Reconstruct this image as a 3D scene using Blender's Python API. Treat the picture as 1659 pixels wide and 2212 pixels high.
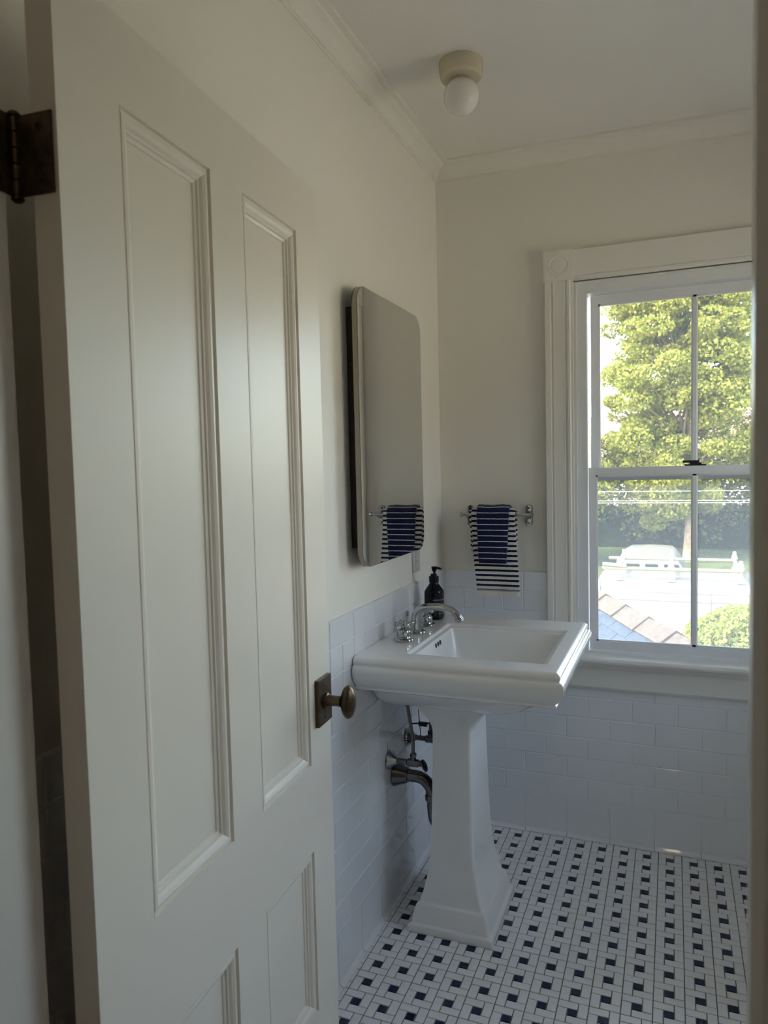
import bpy, bmesh, math, random
import numpy as np
from mathutils import Matrix, Vector

random.seed(7)
rng = np.random.default_rng(11)
sc = bpy.context.scene
for o in list(bpy.data.objects):
    bpy.data.objects.remove(o)
COL = sc.collection

# ------------------------------------------------------------------ camera
CAM = Vector((0.8319, -2.6926, 1.3919))
YAW, PITCH, ROLL, FPX = 0.3812, 0.0599, -0.0232, 1562.27
W_PX, H_PX = 1659, 2212
cy_, sy_, cp_, sp_ = math.cos(YAW), math.sin(YAW), math.cos(PITCH), math.sin(PITCH)
c_f = Vector((-sy_ * cp_, cy_ * cp_, -sp_))
c_r0 = Vector((cy_, sy_, 0))
c_u0 = c_r0.cross(c_f)
c_r = c_r0 * math.cos(ROLL) + c_u0 * math.sin(ROLL)
c_u = c_u0 * math.cos(ROLL) - c_r0 * math.sin(ROLL)
cam = bpy.data.cameras.new('camera')
cam.sensor_fit = 'VERTICAL'
cam.sensor_height = 36.0
cam.lens = FPX / H_PX * 36.0
cam.clip_start = 0.02
cam.clip_end = 500
cam.dof.use_dof = True
cam.dof.focus_distance = 2.5
cam.dof.aperture_fstop = 7.5
cam_o = bpy.data.objects.new('camera', cam)
COL.objects.link(cam_o)
cam_o.matrix_world = Matrix(((c_r.x, c_u.x, -c_f.x, CAM.x), (c_r.y, c_u.y, -c_f.y, CAM.y), (c_r.z, c_u.z, -c_f.z, CAM.z), (0, 0, 0, 1)))
sc.camera = cam_o


def project(p):
    d = Vector(p) - CAM
    zz = d.dot(c_f)
    if zz <= 0.01:
        return None
    return (W_PX / 2 + FPX * d.dot(c_r) / zz, H_PX / 2 - FPX * d.dot(c_u) / zz, zz)


# ------------------------------------------------------------------ world, sun, exposure
sc.view_settings.view_transform = 'Standard'
sc.view_settings.look = 'None'
sc.view_settings.gamma = 1.0
sc.view_settings.use_curve_mapping = False
sc.view_settings.exposure = 0.28
sc.cycles.use_denoising = True
sc.cycles.max_bounces = 10
sc.cycles.diffuse_bounces = 6
sc.cycles.glossy_bounces = 4
sc.cycles.transparent_max_bounces = 10
sc.cycles.sample_clamp_indirect = 6.0
sc.cycles.caustics_reflective = False
sc.cycles.caustics_refractive = False

SKY_STRENGTH = 1.65
SUN_STRENGTH = 6.0
world = bpy.data.worlds.new('world')
sc.world = world
world.use_nodes = True
wn = world.node_tree
wn.nodes.clear()
w_out = wn.nodes.new('ShaderNodeOutputWorld')
w_bg = wn.nodes.new('ShaderNodeBackground')
w_sky = wn.nodes.new('ShaderNodeTexSky')
w_sky.sky_type = 'NISHITA'
w_sky.sun_disc = False
w_sky.sun_elevation = math.radians(42)
w_sky.sun_rotation = math.radians(224)
w_sky.air_density = 1.0
w_sky.dust_density = 1.5
w_bg.inputs['Strength'].default_value = SKY_STRENGTH
w_hs = wn.nodes.new('ShaderNodeHueSaturation')
w_hs.inputs['Saturation'].default_value = 0.8
w_tint = wn.nodes.new('ShaderNodeMix')
w_tint.data_type = 'RGBA'
w_tint.blend_type = 'MULTIPLY'
w_tint.inputs['Factor'].default_value = 1.0
w_tint.inputs['B'].default_value = (1.0, 0.955, 0.87, 1)
wn.links.new(w_sky.outputs[0], w_hs.inputs['Color'])
wn.links.new(w_hs.outputs[0], w_tint.inputs['A'])
wn.links.new(w_tint.outputs['Result'], w_bg.inputs['Color'])
wn.links.new(w_bg.outputs[0], w_out.inputs['Surface'])

sun_l = bpy.data.lights.new('sun', 'SUN')
sun_l.energy = SUN_STRENGTH
sun_l.angle = math.radians(0.6)
sun_l.color = (1.0, 0.91, 0.74)
sun_o = bpy.data.objects.new('sun', sun_l)
COL.objects.link(sun_o)
sun_dir = Vector((-0.50, -0.52, 0.69)).normalized()     # towards the sun: behind the house, high on the left
sun_o.rotation_euler = sun_dir.to_track_quat('Z', 'Y').to_euler()
sun_o.location = (-3, -6, 9)

# ------------------------------------------------------------------ materials
MATS = {}


def mat(name, color, rough=0.5, metal=0.0, spec=0.5, bump=None, var=None, coat=0.0, sheen=0.0):
    """bump = (scale, strength, distance, stretch) ; var = (scale, amount)"""
    m = bpy.data.materials.new(name)
    m.use_nodes = True
    nt = m.node_tree
    b = nt.nodes['Principled BSDF']
    b.inputs['Base Color'].default_value = (*color, 1)
    b.inputs['Roughness'].default_value = rough
    b.inputs['Metallic'].default_value = metal
    b.inputs['Specular IOR Level'].default_value = spec
    b.inputs['Coat Weight'].default_value = coat
    b.inputs['Coat Roughness'].default_value = 0.05
    b.inputs['Sheen Weight'].default_value = sheen
    tc = nt.nodes.new('ShaderNodeTexCoord')
    if bump:
        mp = nt.nodes.new('ShaderNodeMapping')
        mp.inputs['Scale'].default_value = bump[3] if len(bump) > 3 else (1, 1, 1)
        oi = nt.nodes.new('ShaderNodeObjectInfo')
        mul = nt.nodes.new('ShaderNodeVectorMath')
        mul.operation = 'MULTIPLY_ADD'
        mul.inputs[1].default_value = (37, 53, 71)
        nt.links.new(oi.outputs['Random'], mul.inputs[0])
        nt.links.new(tc.outputs['Object'], mul.inputs[2])
        nt.links.new(mul.outputs[0], mp.inputs['Vector'])
        nz = nt.nodes.new('ShaderNodeTexNoise')
        nz.inputs['Scale'].default_value = bump[0]
        nz.inputs['Detail'].default_value = 2
        bp = nt.nodes.new('ShaderNodeBump')
        bp.inputs['Strength'].default_value = bump[1]
        bp.inputs['Distance'].default_value = bump[2]
        nt.links.new(mp.outputs[0], nz.inputs['Vector'])
        nt.links.new(nz.outputs[0], bp.inputs['Height'])
        nt.links.new(bp.outputs[0], b.inputs['Normal'])
    if var:
        nz = nt.nodes.new('ShaderNodeTexNoise')
        nz.inputs['Scale'].default_value = var[0]
        nz.inputs['Detail'].default_value = 4
        rp = nt.nodes.new('ShaderNodeValToRGB')
        a = var[1]
        rp.color_ramp.elements[0].position = 0.3
        rp.color_ramp.elements[1].position = 0.7
        rp.color_ramp.elements[0].color = (*[max(0, c * (1 - a)) for c in color], 1)
        rp.color_ramp.elements[1].color = (*[min(1, c * (1 + a)) for c in color], 1)
        nt.links.new(tc.outputs['Object'], nz.inputs['Vector'])
        nt.links.new(nz.outputs[0], rp.inputs[0])
        nt.links.new(rp.outputs[0], b.inputs['Base Color'])
    MATS[name] = m
    return m


mat('wall_paint', (0.87, 0.835, 0.765), 0.55, bump=(260, 0.08, 0.0006))
mat('ceiling_paint', (0.86, 0.835, 0.79), 0.7, bump=(200, 0.08, 0.0006))
mat('crown_paint', (0.87, 0.835, 0.77), 0.4)
mat('trim_paint', (0.87, 0.845, 0.79), 0.28, bump=(90, 0.05, 0.0006))
mat('door_paint', (0.87, 0.81, 0.71), 0.37, bump=(60, 0.16, 0.0006, (6, 6, 0.35)))
mat('wall_tile', (0.85, 0.86, 0.885), 0.05, coat=0.3, bump=(9, 0.06, 0.006))
mat('wall_grout', (0.86, 0.86, 0.85), 0.8)
mat('floor_white', (0.87, 0.87, 0.88), 0.30, bump=(30, 0.05, 0.002), var=(40, 0.03))
mat('floor_navy', (0.006, 0.012, 0.055), 0.16, bump=(30, 0.05, 0.002))
mat('floor_grout', (0.22, 0.205, 0.185), 0.9)
mat('porcelain', (0.88, 0.88, 0.87), 0.06, coat=0.4)
mat('chrome', (0.46, 0.47, 0.48), 0.05, metal=1.0)
mat('chrome_dull', (0.20, 0.20, 0.21), 0.20, metal=1.0)
mat('bronze', (0.105, 0.075, 0.048), 0.34, metal=0.85, bump=(120, 0.1, 0.0004), var=(35, 0.35))
mat('hinge_bronze', (0.075, 0.055, 0.030), 0.42, metal=0.8, var=(60, 0.45))
mat('black_hole', (0.01, 0.009, 0.008), 0.8)
mat('mirror_silver', (0.86, 0.855, 0.84), 0.012, metal=1.0)
mat('mirror_edge', (0.34, 0.305, 0.24), 0.25, metal=0.6)
mat('mirror_line', (0.02, 0.018, 0.016), 0.4)
mat('cabinet_dark', (0.018, 0.011, 0.009), 0.5, var=(90, 0.4))
mat('plate_white', (0.56, 0.55, 0.54), 0.35)
mat('outlet_slot', (0.04, 0.04, 0.04), 0.6)
mat('bottle', (0.004, 0.004, 0.010), 0.16, spec=0.3)
mat('pump_black', (0.004, 0.005, 0.010), 0.30, spec=0.3)
mat('bottle_print', (0.55, 0.56, 0.60), 0.6)
mat('opal', (0.83, 0.82, 0.78), 0.22, coat=0.2)
mat('lamp_beige', (0.62, 0.55, 0.42), 0.25)
mat('vinyl', (0.84, 0.845, 0.86), 0.32)
mat('gasket', (0.05, 0.05, 0.055), 0.6)
mat('latch_dark', (0.03, 0.03, 0.03), 0.35, metal=0.4)
mat('hall_paint', (0.58, 0.50, 0.40), 0.6)
mat('hall_wood', (0.16, 0.085, 0.04), 0.35, var=(6, 0.3))
mat('rubber', (0.02, 0.02, 0.02), 0.7)
mat('screw', (0.12, 0.10, 0.07), 0.4, metal=0.8)
# outdoors
mat('van_white', (0.20, 0.19, 0.18), 0.25, coat=0.3)
mat('van_trim', (0.10, 0.10, 0.10), 0.5)
mat('van_glass', (0.02, 0.03, 0.025), 0.08)
mat('rack_paint', (0.24, 0.23, 0.21), 0.35)
mat('rack_rail', (0.15, 0.15, 0.10), 0.45)
mat('tyre', (0.02, 0.02, 0.02), 0.8)
mat('hub', (0.5, 0.5, 0.5), 0.3, metal=0.8)
mat('shingle_slate', (0.030, 0.044, 0.068), 0.9, bump=(160, 0.5, 0.002), var=(35, 0.35))
mat('shingle_cap', (0.085, 0.067, 0.052), 0.9, bump=(120, 0.5, 0.002), var=(22, 0.25))
mat('house_roof', (0.17, 0.125, 0.105), 0.9, var=(3, 0.2))
mat('house_wall', (0.62, 0.58, 0.50), 0.8)
mat('grass_shaded', (0.060, 0.075, 0.022), 0.9, var=(0.9, 0.4))  # green darkened to stand in for tree shade on the lawn
mat('bounce_gravel', (0.42, 0.37, 0.29), 0.9, var=(3, 0.2))
mat('bark', (0.23, 0.18, 0.13), 0.9, bump=(20, 0.6, 0.02), var=(8, 0.3))
mat('clapboard', (0.74, 0.69, 0.52), 0.7)  # cream siding of the house added for warm bounce
mat('wire', (0.26, 0.24, 0.22), 0.5)


def leaf_mat(name, c0, c1, trans=0.45):
    m = bpy.data.materials.new(name)
    m.use_nodes = True
    nt = m.node_tree
    nt.nodes.clear()
    out = nt.nodes.new('ShaderNodeOutputMaterial')
    at = nt.nodes.new('ShaderNodeAttribute')
    at.attribute_name = 'tone'
    mx = nt.nodes.new('ShaderNodeMix')
    mx.data_type = 'RGBA'
    mx.inputs['A'].default_value = (*c0, 1)
    mx.inputs['B'].default_value = (*c1, 1)
    nt.links.new(at.outputs['Fac'], mx.inputs['Factor'])
    d = nt.nodes.new('ShaderNodeBsdfDiffuse')
    t = nt.nodes.new('ShaderNodeBsdfTranslucent')
    ms = nt.nodes.new('ShaderNodeMixShader')
    ms.inputs[0].default_value = trans
    nt.links.new(mx.outputs['Result'], d.inputs['Color'])
    nt.links.new(mx.outputs['Result'], t.inputs['Color'])
    nt.links.new(d.outputs[0], ms.inputs[1])
    nt.links.new(t.outputs[0], ms.inputs[2])
    nt.links.new(ms.outputs[0], out.inputs['Surface'])
    MATS[name] = m


leaf_mat('leaf_maple', (0.13, 0.17, 0.03), (0.40, 0.39, 0.10))
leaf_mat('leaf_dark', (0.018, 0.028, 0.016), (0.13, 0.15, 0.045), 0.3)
leaf_mat('leaf_shrub', (0.16, 0.20, 0.04), (0.38, 0.40, 0.13), 0.4)


def glass_mat(name, dust, specks):
    m = bpy.data.materials.new(name)
    m.use_nodes = True
    nt = m.node_tree
    nt.nodes.clear()
    out = nt.nodes.new('ShaderNodeOutputMaterial')
    tr = nt.nodes.new('ShaderNodeBsdfTransparent')
    tr.inputs['Color'].default_value = (0.96, 0.97, 0.97, 1)
    gl = nt.nodes.new('ShaderNodeBsdfGlossy')
    gl.inputs['Roughness'].default_value = 0.01
    fr = nt.nodes.new('ShaderNodeFresnel')
    fr.inputs['IOR'].default_value = 1.35
    m1 = nt.nodes.new('ShaderNodeMixShader')
    nt.links.new(fr.outputs[0], m1.inputs[0])
    nt.links.new(tr.outputs[0], m1.inputs[1])
    nt.links.new(gl.outputs[0], m1.inputs[2])
    tl = nt.nodes.new('ShaderNodeBsdfTranslucent')
    tl.inputs['Color'].default_value = (0.9, 0.92, 0.95, 1)
    tc = nt.nodes.new('ShaderNodeTexCoord')
    nz = nt.nodes.new('ShaderNodeTexNoise')
    nz.inputs['Scale'].default_value = 420
    nz.inputs['Detail'].default_value = 1
    rp = nt.nodes.new('ShaderNodeMapRange')
    rp.inputs['From Min'].default_value = 0.66
    rp.inputs['From Max'].default_value = 0.74
    rp.inputs['To Min'].default_value = dust
    rp.inputs['To Max'].default_value = dust + specks
    nt.links.new(tc.outputs['Object'], nz.inputs['Vector'])
    nt.links.new(nz.outputs[0], rp.inputs['Value'])
    m2 = nt.nodes.new('ShaderNodeMixShader')
    nt.links.new(rp.outputs[0], m2.inputs[0])
    nt.links.new(m1.outputs[0], m2.inputs[1])
    nt.links.new(tl.outputs[0], m2.inputs[2])
    nt.links.new(m2.outputs[0], out.inputs['Surface'])
    MATS[name] = m


glass_mat('pane_clear', 0.03, 0.02)
glass_mat('pane_dusty', 0.06, 0.30)


def stripe_mat(name, base, line, period, width, offset, wob):
    """woven stripes that follow the cloth's own length (attribute run)"""
    m = bpy.data.materials.new(name)
    m.use_nodes = True
    nt = m.node_tree
    b = nt.nodes['Principled BSDF']
    b.inputs['Roughness'].default_value = 0.95
    b.inputs['Specular IOR Level'].default_value = 0.1
    b.inputs['Sheen Weight'].default_value = 0.3
    at = nt.nodes.new('ShaderNodeAttribute')
    at.attribute_name = 'run'
    tc = nt.nodes.new('ShaderNodeTexCoord')
    nz = nt.nodes.new('ShaderNodeTexNoise')
    nz.inputs['Scale'].default_value = 170
    nz.inputs['Detail'].default_value = 2
    nt.links.new(tc.outputs['Object'], nz.inputs['Vector'])
    ma = nt.nodes.new('ShaderNodeMath'); ma.operation = 'MULTIPLY_ADD'
    ma.inputs[1].default_value = wob
    nt.links.new(nz.outputs[0], ma.inputs[0])
    nt.links.new(at.outputs['Fac'], ma.inputs[2])
    ad = nt.nodes.new('ShaderNodeMath'); ad.operation = 'ADD'
    ad.inputs[1].default_value = offset
    nt.links.new(ma.outputs[0], ad.inputs[0])
    md = nt.nodes.new('ShaderNodeMath'); md.operation = 'FLOORED_MODULO'
    md.inputs[1].default_value = period
    nt.links.new(ad.outputs[0], md.inputs[0])
    lt = nt.nodes.new('ShaderNodeMath'); lt.operation = 'LESS_THAN'
    lt.inputs[1].default_value = width
    nt.links.new(md.outputs[0], lt.inputs[0])
    at2 = nt.nodes.new('ShaderNodeAttribute')
    at2.attribute_name = 'plain'
    sb = nt.nodes.new('ShaderNodeMath'); sb.operation = 'SUBTRACT'; sb.use_clamp = True
    nt.links.new(lt.outputs[0], sb.inputs[0])
    nt.links.new(at2.outputs['Fac'], sb.inputs[1])
    mx = nt.nodes.new('ShaderNodeMix'); mx.data_type = 'RGBA'
    mx.inputs['A'].default_value = (*base, 1)
    mx.inputs['B'].default_value = (*line, 1)
    nt.links.new(sb.outputs[0], mx.inputs['Factor'])
    nt.links.new(mx.outputs['Result'], b.inputs['Base Color'])
    bp = nt.nodes.new('ShaderNodeBump')
    bp.inputs['Strength'].default_value = 0.6
    bp.inputs['Distance'].default_value = 0.0015
    n2 = nt.nodes.new('ShaderNodeTexNoise')
    n2.inputs['Scale'].default_value = 700
    nt.links.new(tc.outputs['Object'], n2.inputs['Vector'])
    nt.links.new(n2.outputs[0], bp.inputs['Height'])
    nt.links.new(bp.outputs[0], b.inputs['Normal'])
    MATS[name] = m


stripe_mat('towel_white', (0.82, 0.79, 0.72), (0.008, 0.011, 0.055), 0.0182, 0.0080, 0.0, 0.0024)
stripe_mat('towel_navy', (0.010, 0.014, 0.065), (0.80, 0.78, 0.72), 0.0208, 0.0028, 0.004, 0.0022)

# ------------------------------------------------------------------ builders
WLOC = {}


def link(name, me, m=None, parent=None, loc=None, smooth=None, kind=None, label=None, cat=None, group=None):
    o = bpy.data.objects.new(name, me)
    COL.objects.link(o)
    if me is not None and m is not None and not me.materials:
        me.materials.append(MATS[m])
    if loc is not None:
        o.location = loc
    if parent is not None:
        o.parent = parent
        base = WLOC.get(parent.name)
        if base is not None:
            o.matrix_parent_inverse = Matrix.Translation(-base)
    if smooth is not None and me is not None:
        for p in me.polygons:
            p.use_smooth = True
        me.set_sharp_from_angle(angle=math.radians(smooth))
        md_ = o.modifiers.new('weighted_normal', 'WEIGHTED_NORMAL')
        md_.keep_sharp = True
    tag(o, label, cat, group, kind)
    return o


def tag(o, label=None, cat=None, group=None, kind=None):
    if label: o['label'] = label
    if cat: o['category'] = cat
    if group: o['group'] = group
    if kind: o['kind'] = kind


def thing(name, loc, label, cat, group=None, kind=None):
    o = bpy.data.objects.new(name, None)
    o.empty_display_size = 0.05
    COL.objects.link(o)
    o.location = loc
    WLOC[o.name] = Vector(loc)
    tag(o, label, cat, group, kind)
    return o


class MB:
    """collects vertices and faces of one mesh"""
    def __init__(s):
        s.v, s.f = [], []

    def add(s, vs, fs):
        n = len(s.v)
        s.v += [tuple(p) for p in vs]
        s.f += [tuple(i + n for i in f) for f in fs]
        return s

    def box(s, lo, hi, xf=None):
        (x0, y0, z0), (x1, y1, z1) = lo, hi
        vs = [Vector(p) for p in ((x0, y0, z0), (x1, y0, z0), (x1, y1, z0), (x0, y1, z0), (x0, y0, z1), (x1, y0, z1), (x1, y1, z1), (x0, y1, z1))]
        if xf: vs = [xf(p) for p in vs]
        return s.add(vs, [(0, 3, 2, 1), (4, 5, 6, 7), (0, 1, 5, 4), (1, 2, 6, 5), (2, 3, 7, 6), (3, 0, 4, 7)])

    def loft(s, rings, cap0=True, cap1=True, closed=True):
        n = len(rings[0])
        vs = [p for r in rings for p in r]
        fs = []
        for k in range(len(rings) - 1):
            for i in range(n if closed else n - 1):
                j = (i + 1) % n
                fs.append((k * n + i, k * n + j, (k + 1) * n + j, (k + 1) * n + i))
        if cap0: fs.append(tuple(range(n - 1, -1, -1)))
        if cap1: fs.append(tuple((len(rings) - 1) * n + i for i in range(n)))
        return s.add(vs, fs)

    def lathe(s, prof, center, axis=(0, 0, 1), seg=24, up=None):
        """prof: list of (radius, distance along axis)"""
        a = Vector(axis).normalized()
        t = Vector((1, 0, 0)) if abs(a.x) < 0.9 else Vector((0, 1, 0))
        e1 = a.cross(t).normalized()
        e2 = a.cross(e1)
        c = Vector(center)
        rings = []
        for r, h in prof:
            r = max(r, 1e-5)
            rings.append([c + a * h + e1 * (r * math.cos(2 * math.pi * i / seg)) + e2 * (r * math.sin(2 * math.pi * i / seg)) for i in range(seg)])
        return s.loft(rings)

    def tube(s, pts, rad, seg=12, cap=True):
        pts = [Vector(p) for p in pts]
        if not isinstance(rad, (list, tuple)): rad = [rad] * len(pts)
        rings = []
        e = None
        for i, p in enumerate(pts):
            d = (pts[min(i + 1, len(pts) - 1)] - pts[max(i - 1, 0)]).normalized()
            if e is None:
                t = Vector((0, 0, 1)) if abs(d.z) < 0.9 else Vector((0, 1, 0))
                e = d.cross(t).normalized()
            else:
                e = (e - d * e.dot(d)).normalized()
            g = d.cross(e)
            rings.append([p + e * (rad[i] * math.cos(2 * math.pi * k / seg)) + g * (rad[i] * math.sin(2 * math.pi * k / seg)) for k in range(seg)])
        return s.loft(rings, cap, cap)

    def ball(s, c, rx, ry=None, rz=None, seg=20, rows=12, xf=None):
        ry = ry or rx; rz = rz or rx
        c = Vector(c)
        rings = []
        for k in range(rows + 1):
            a = -math.pi / 2 + math.pi * k / rows
            r = max(math.cos(a), 1e-4)
            ring = [Vector((rx * r * math.cos(2 * math.pi * i / seg), ry * r * math.sin(2 * math.pi * i / seg), rz * math.sin(a))) for i in range(seg)]
            rings.append([c + (xf @ p if xf else p) for p in ring])
        return s.loft(rings)

    def prism(s, poly, fn, t0, t1):
        """poly: 2-d outline; fn(a, b, t) -> point"""
        return s.loft([[fn(a, b, t0) for a, b in poly], [fn(a, b, t1) for a, b in poly]])

    def mesh(s, name='m'):
        me = bpy.data.meshes.new(name)
        me.from_pydata(s.v, [], s.f)
        bm = bmesh.new()
        bm.from_mesh(me)
        bmesh.ops.recalc_face_normals(bm, faces=bm.faces)
        bm.to_mesh(me)
        bm.free()
        return me

    def build(s, name, m, parent=None, smooth=None, **kw):
        return link(name, s.mesh(name), m, parent, None, smooth, **kw)


def rrect(x0, x1, y0, y1, z, r, n=4):
    """rounded rectangle ring in plan"""
    pts = []
    for cx, cy, a0 in ((x1 - r, y1 - r, 0), (x0 + r, y1 - r, 90), (x0 + r, y0 + r, 180), (x1 - r, y0 + r, 270)):
        for k in range(n + 1):
            a = math.radians(a0 + 90 * k / n)
            pts.append(Vector((cx + r * math.cos(a), cy + r * math.sin(a), z)))
    return pts


def curve_pts(ctrl, n=8):
    """Catmull-Rom through the control points"""
    c = [Vector(p) for p in ctrl]
    c = [c[0] * 2 - c[1]] + c + [c[-1] * 2 - c[-2]]
    out = []
    for i in range(1, len(c) - 2):
        for k in range(n):
            t = k / n
            p0, p1, p2, p3 = c[i - 1], c[i], c[i + 1], c[i + 2]
            out.append(0.5 * ((2 * p1) + (p2 - p0) * t + (2 * p0 - 5 * p1 + 4 * p2 - p3) * t * t + (3 * p1 - p0 - 3 * p2 + p3) * t ** 3))
    out.append(c[-2])
    return out


# ------------------------------------------------------------------ room shell
RX = 1.90            # right wall
Y_DOOR = -2.05       # room side of the doorway wall
Y_HALL = -2.19
WX0, WX1 = 0.503, 1.297      # window opening
WZ0, WZ1 = 0.690, 2.036
TILE_TOP = 0.995
OUT = 0.16           # outer face of the back wall


def ceil_z(x):
    return 2.527 - 0.016 * x


b = MB()
b.box((-0.14, 0.010, -0.02), (WX0, OUT, 2.70)).box((WX1, 0.010, -0.02), (RX + 0.14, OUT, 2.70))
b.box((WX0, 0.010, -0.02), (WX1, OUT, WZ0)).box((WX0, 0.010, WZ1), (WX1, OUT, 2.70))
wall_back = b.build('wall_back', 'wall_paint', kind='structure', label='white painted window wall above white subway tile', cat='wall')
b = MB().box((-0.14, Y_HALL, -0.02), (-0.010, 0.010, 2.70))
wall_left = b.build('wall_left', 'wall_paint', kind='structure', label='white painted wall behind the sink and the mirror', cat='wall')
V0, V1, VZ0, VZ1 = -0.98, -0.22, 0.62, 2.08     # second window, beyond the right edge of the picture
b = MB().box((RX, Y_HALL, -0.02), (RX + 0.14, V0, 2.70)).box((RX, V1, -0.02), (RX + 0.14, 0.010, 2.70)).box((RX, V0, -0.02), (RX + 0.14, V1, VZ0)).box((RX, V0, VZ1), (RX + 0.14, V1, 2.70))
wall_right = b.build('wall_right', 'wall_paint', kind='structure', label='white painted wall opposite the sink', cat='wall')
JL, JR = 0.107, 0.8955      # jamb faces
b = MB()
b.box((-0.010, Y_HALL, -0.02), (JL - 0.02, Y_DOOR, 2.70)).box((JR + 0.02, Y_HALL, -0.02), (RX, Y_DOOR, 2.70)).box((JL - 0.02, Y_HALL, 2.045), (JR + 0.02, Y_DOOR, 2.70))
wall_front = b.build('wall_front', 'wall_paint', kind='structure', label='white wall around the bathroom doorway', cat='wall')
b = MB()
zs0, zs1 = ceil_z(-0.14), ceil_z(RX + 0.14)
b.add([(-0.14, Y_HALL, zs0), (RX + 0.14, Y_HALL, zs1), (RX + 0.14, OUT, zs1), (-0.14, OUT, zs0), (-0.14, Y_HALL, 2.70), (RX + 0.14, Y_HALL, 2.70), (RX + 0.14, OUT, 2.70), (-0.14, OUT, 2.70)],
      [(0, 3, 2, 1), (4, 5, 6, 7), (0, 1, 5, 4), (1, 2, 6, 5), (2, 3, 7, 6), (3, 0, 4, 7)])
ceiling = b.build('ceiling', 'ceiling_paint', kind='structure', label='plain white painted ceiling', cat='ceiling')
floor = MB().box((-0.14, Y_DOOR, -0.06), (RX + 0.14, 0.02, -0.0020)).build('floor', 'floor_grout', kind='structure', label='white pinwheel mosaic floor with small navy dots', cat='floor')

# hall behind the camera
HX0, HX1, HY1 = -0.9, 2.3, -4.2
MB().box((HX0, HY1, -0.06), (HX1, Y_DOOR, -0.004)).build('floor_hall', 'hall_wood', kind='structure', label='brown wooden hall floor outside the doorway', cat='floor')
MB().box((HX0, HY1 - 0.1, 0), (HX1, HY1, 2.6)).build('wall_hall_end', 'hall_paint', kind='structure', label='hall wall behind the viewer', cat='wall')
MB().box((HX0 - 0.1, HY1, 0), (HX0, Y_HALL, 2.6)).box((HX0, Y_HALL, 0), (-0.14, Y_HALL + 0.1, 2.6)).build('wall_hall_left', 'hall_paint', kind='structure', label='hall wall beside the door hinge', cat='wall')
MB().box((HX1, HY1, 0), (HX1 + 0.1, Y_HALL, 2.6)).box((RX + 0.14, Y_HALL, 0), (HX1, Y_HALL + 0.1, 2.6)).build('wall_hall_right', 'hall_paint', kind='structure', label='hall wall at the latch side of the doorway', cat='wall')
MB().box((HX0 - 0.1, HY1 - 0.1, 2.55), (HX1 + 0.1, Y_HALL, 2.7)).build('ceiling_hall', 'hall_paint', kind='structure', label='hall ceiling outside the doorway', cat='ceiling')

# ---- tiling
tile_cache = {}


def tile_mesh(w, h, t, ch, m, key):
    k = (key, round(w, 4), round(h, 4))
    if k in tile_cache: return tile_cache[k]
    # face towards +z, local x = w, local y = h
    def ring(dx, z): return [Vector(p) for p in ((-w / 2 + dx, -h / 2 + dx, z), (w / 2 - dx, -h / 2 + dx, z), (w / 2 - dx, h / 2 - dx, z), (-w / 2 + dx, h / 2 - dx, z))]
    me = MB().loft([ring(0, -t), ring(0, -ch), ring(ch * 0.35, -ch * 0.35), ring(ch, 0)], cap0=False).mesh(key)
    me.materials.append(MATS[m])
    for p in me.polygons: p.use_smooth = True
    me.set_sharp_from_angle(angle=math.radians(10))
    tile_cache[k] = me
    return me


def base_tile_mesh(w, h, key='cove_base'):
    k = (key, round(w, 4), round(h, 4))
    if k in tile_cache: return tile_cache[k]
    prof = [(-0.007, h / 2), (0, h / 2 - 0.001), (0, -h / 2 + 0.022), (0.0015, -h / 2 + 0.013), (0.006, -h / 2 + 0.006), (0.013, -h / 2 + 0.002), (0.013, -h / 2), (-0.007, -h / 2)]
    me = MB().prism(prof, lambda a, q, t: Vector((t, q, a)), -w / 2, w / 2).mesh(key)
    me.materials.append(MATS['wall_tile'])
    for p in me.polygons: p.use_smooth = True
    me.set_sharp_from_angle(angle=math.radians(10))
    tile_cache[k] = me
    return me


G = 0.0022
ROWS = [(0.0, 0.150)] + [(0.150 + 0.0772 * k, 0.150 + 0.0772 * (k + 1)) for k in range(9)] + [(0.8448, 0.9203), (0.9203, TILE_TOP)]


def wall_tiles(parent, orient, a0, a1, seam, cut=None):
    """orient: function (a, z) -> world matrix of the tile; a runs along the wall"""
    for r, (z0, z1) in enumerate(ROWS):
        pitch, off = 0.154, 0.0
        if r == 10: pitch = 0.077
        elif r < 10 and r % 2 == 1: off = 0.077
        k = math.floor((a0 - seam - off) / pitch)
        while True:
            s0 = seam + off + k * pitch
            s1 = s0 + pitch
            k += 1
            if s0 >= a1 - 0.004: break
            p0, p1 = max(s0, a0), min(s1, a1)
            if p1 - p0 < 0.006: continue
            q0, q1 = z0, z1
            if cut:
                ca0, ca1, cz0, cz1 = cut
                if q1 > cz0 + 0.002 and p1 > ca0 and p0 < ca1:
                    if q0 >= cz0 - 0.004:
                        if p0 < ca0 - 0.006: p1 = ca0
                        elif p1 > ca1 + 0.006: p0 = ca1
                        else: continue
                    else:
                        q1 = cz0
            w, h = p1 - p0 - G, q1 - q0 - G
            if r == 0: me = base_tile_mesh(w, h)
            else: me = tile_mesh(w, h, 0.008, 0.0032 if r == 11 else 0.0021, 'wall_tile', 'wall_tile')
            o = link('cove_tile' if r == 0 else 'wall_tile', me, None, parent)
            o.matrix_local = orient((p0 + p1) / 2, (q0 + q1) / 2)
            jit = 0.0007
            o.rotation_mode = 'XYZ'
            e = o.rotation_euler
            o.rotation_euler = (e[0] + random.uniform(-jit, jit) * 2, e[1] + random.uniform(-jit, jit) * 2, e[2] + random.uniform(-jit, jit) * 2)


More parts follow.
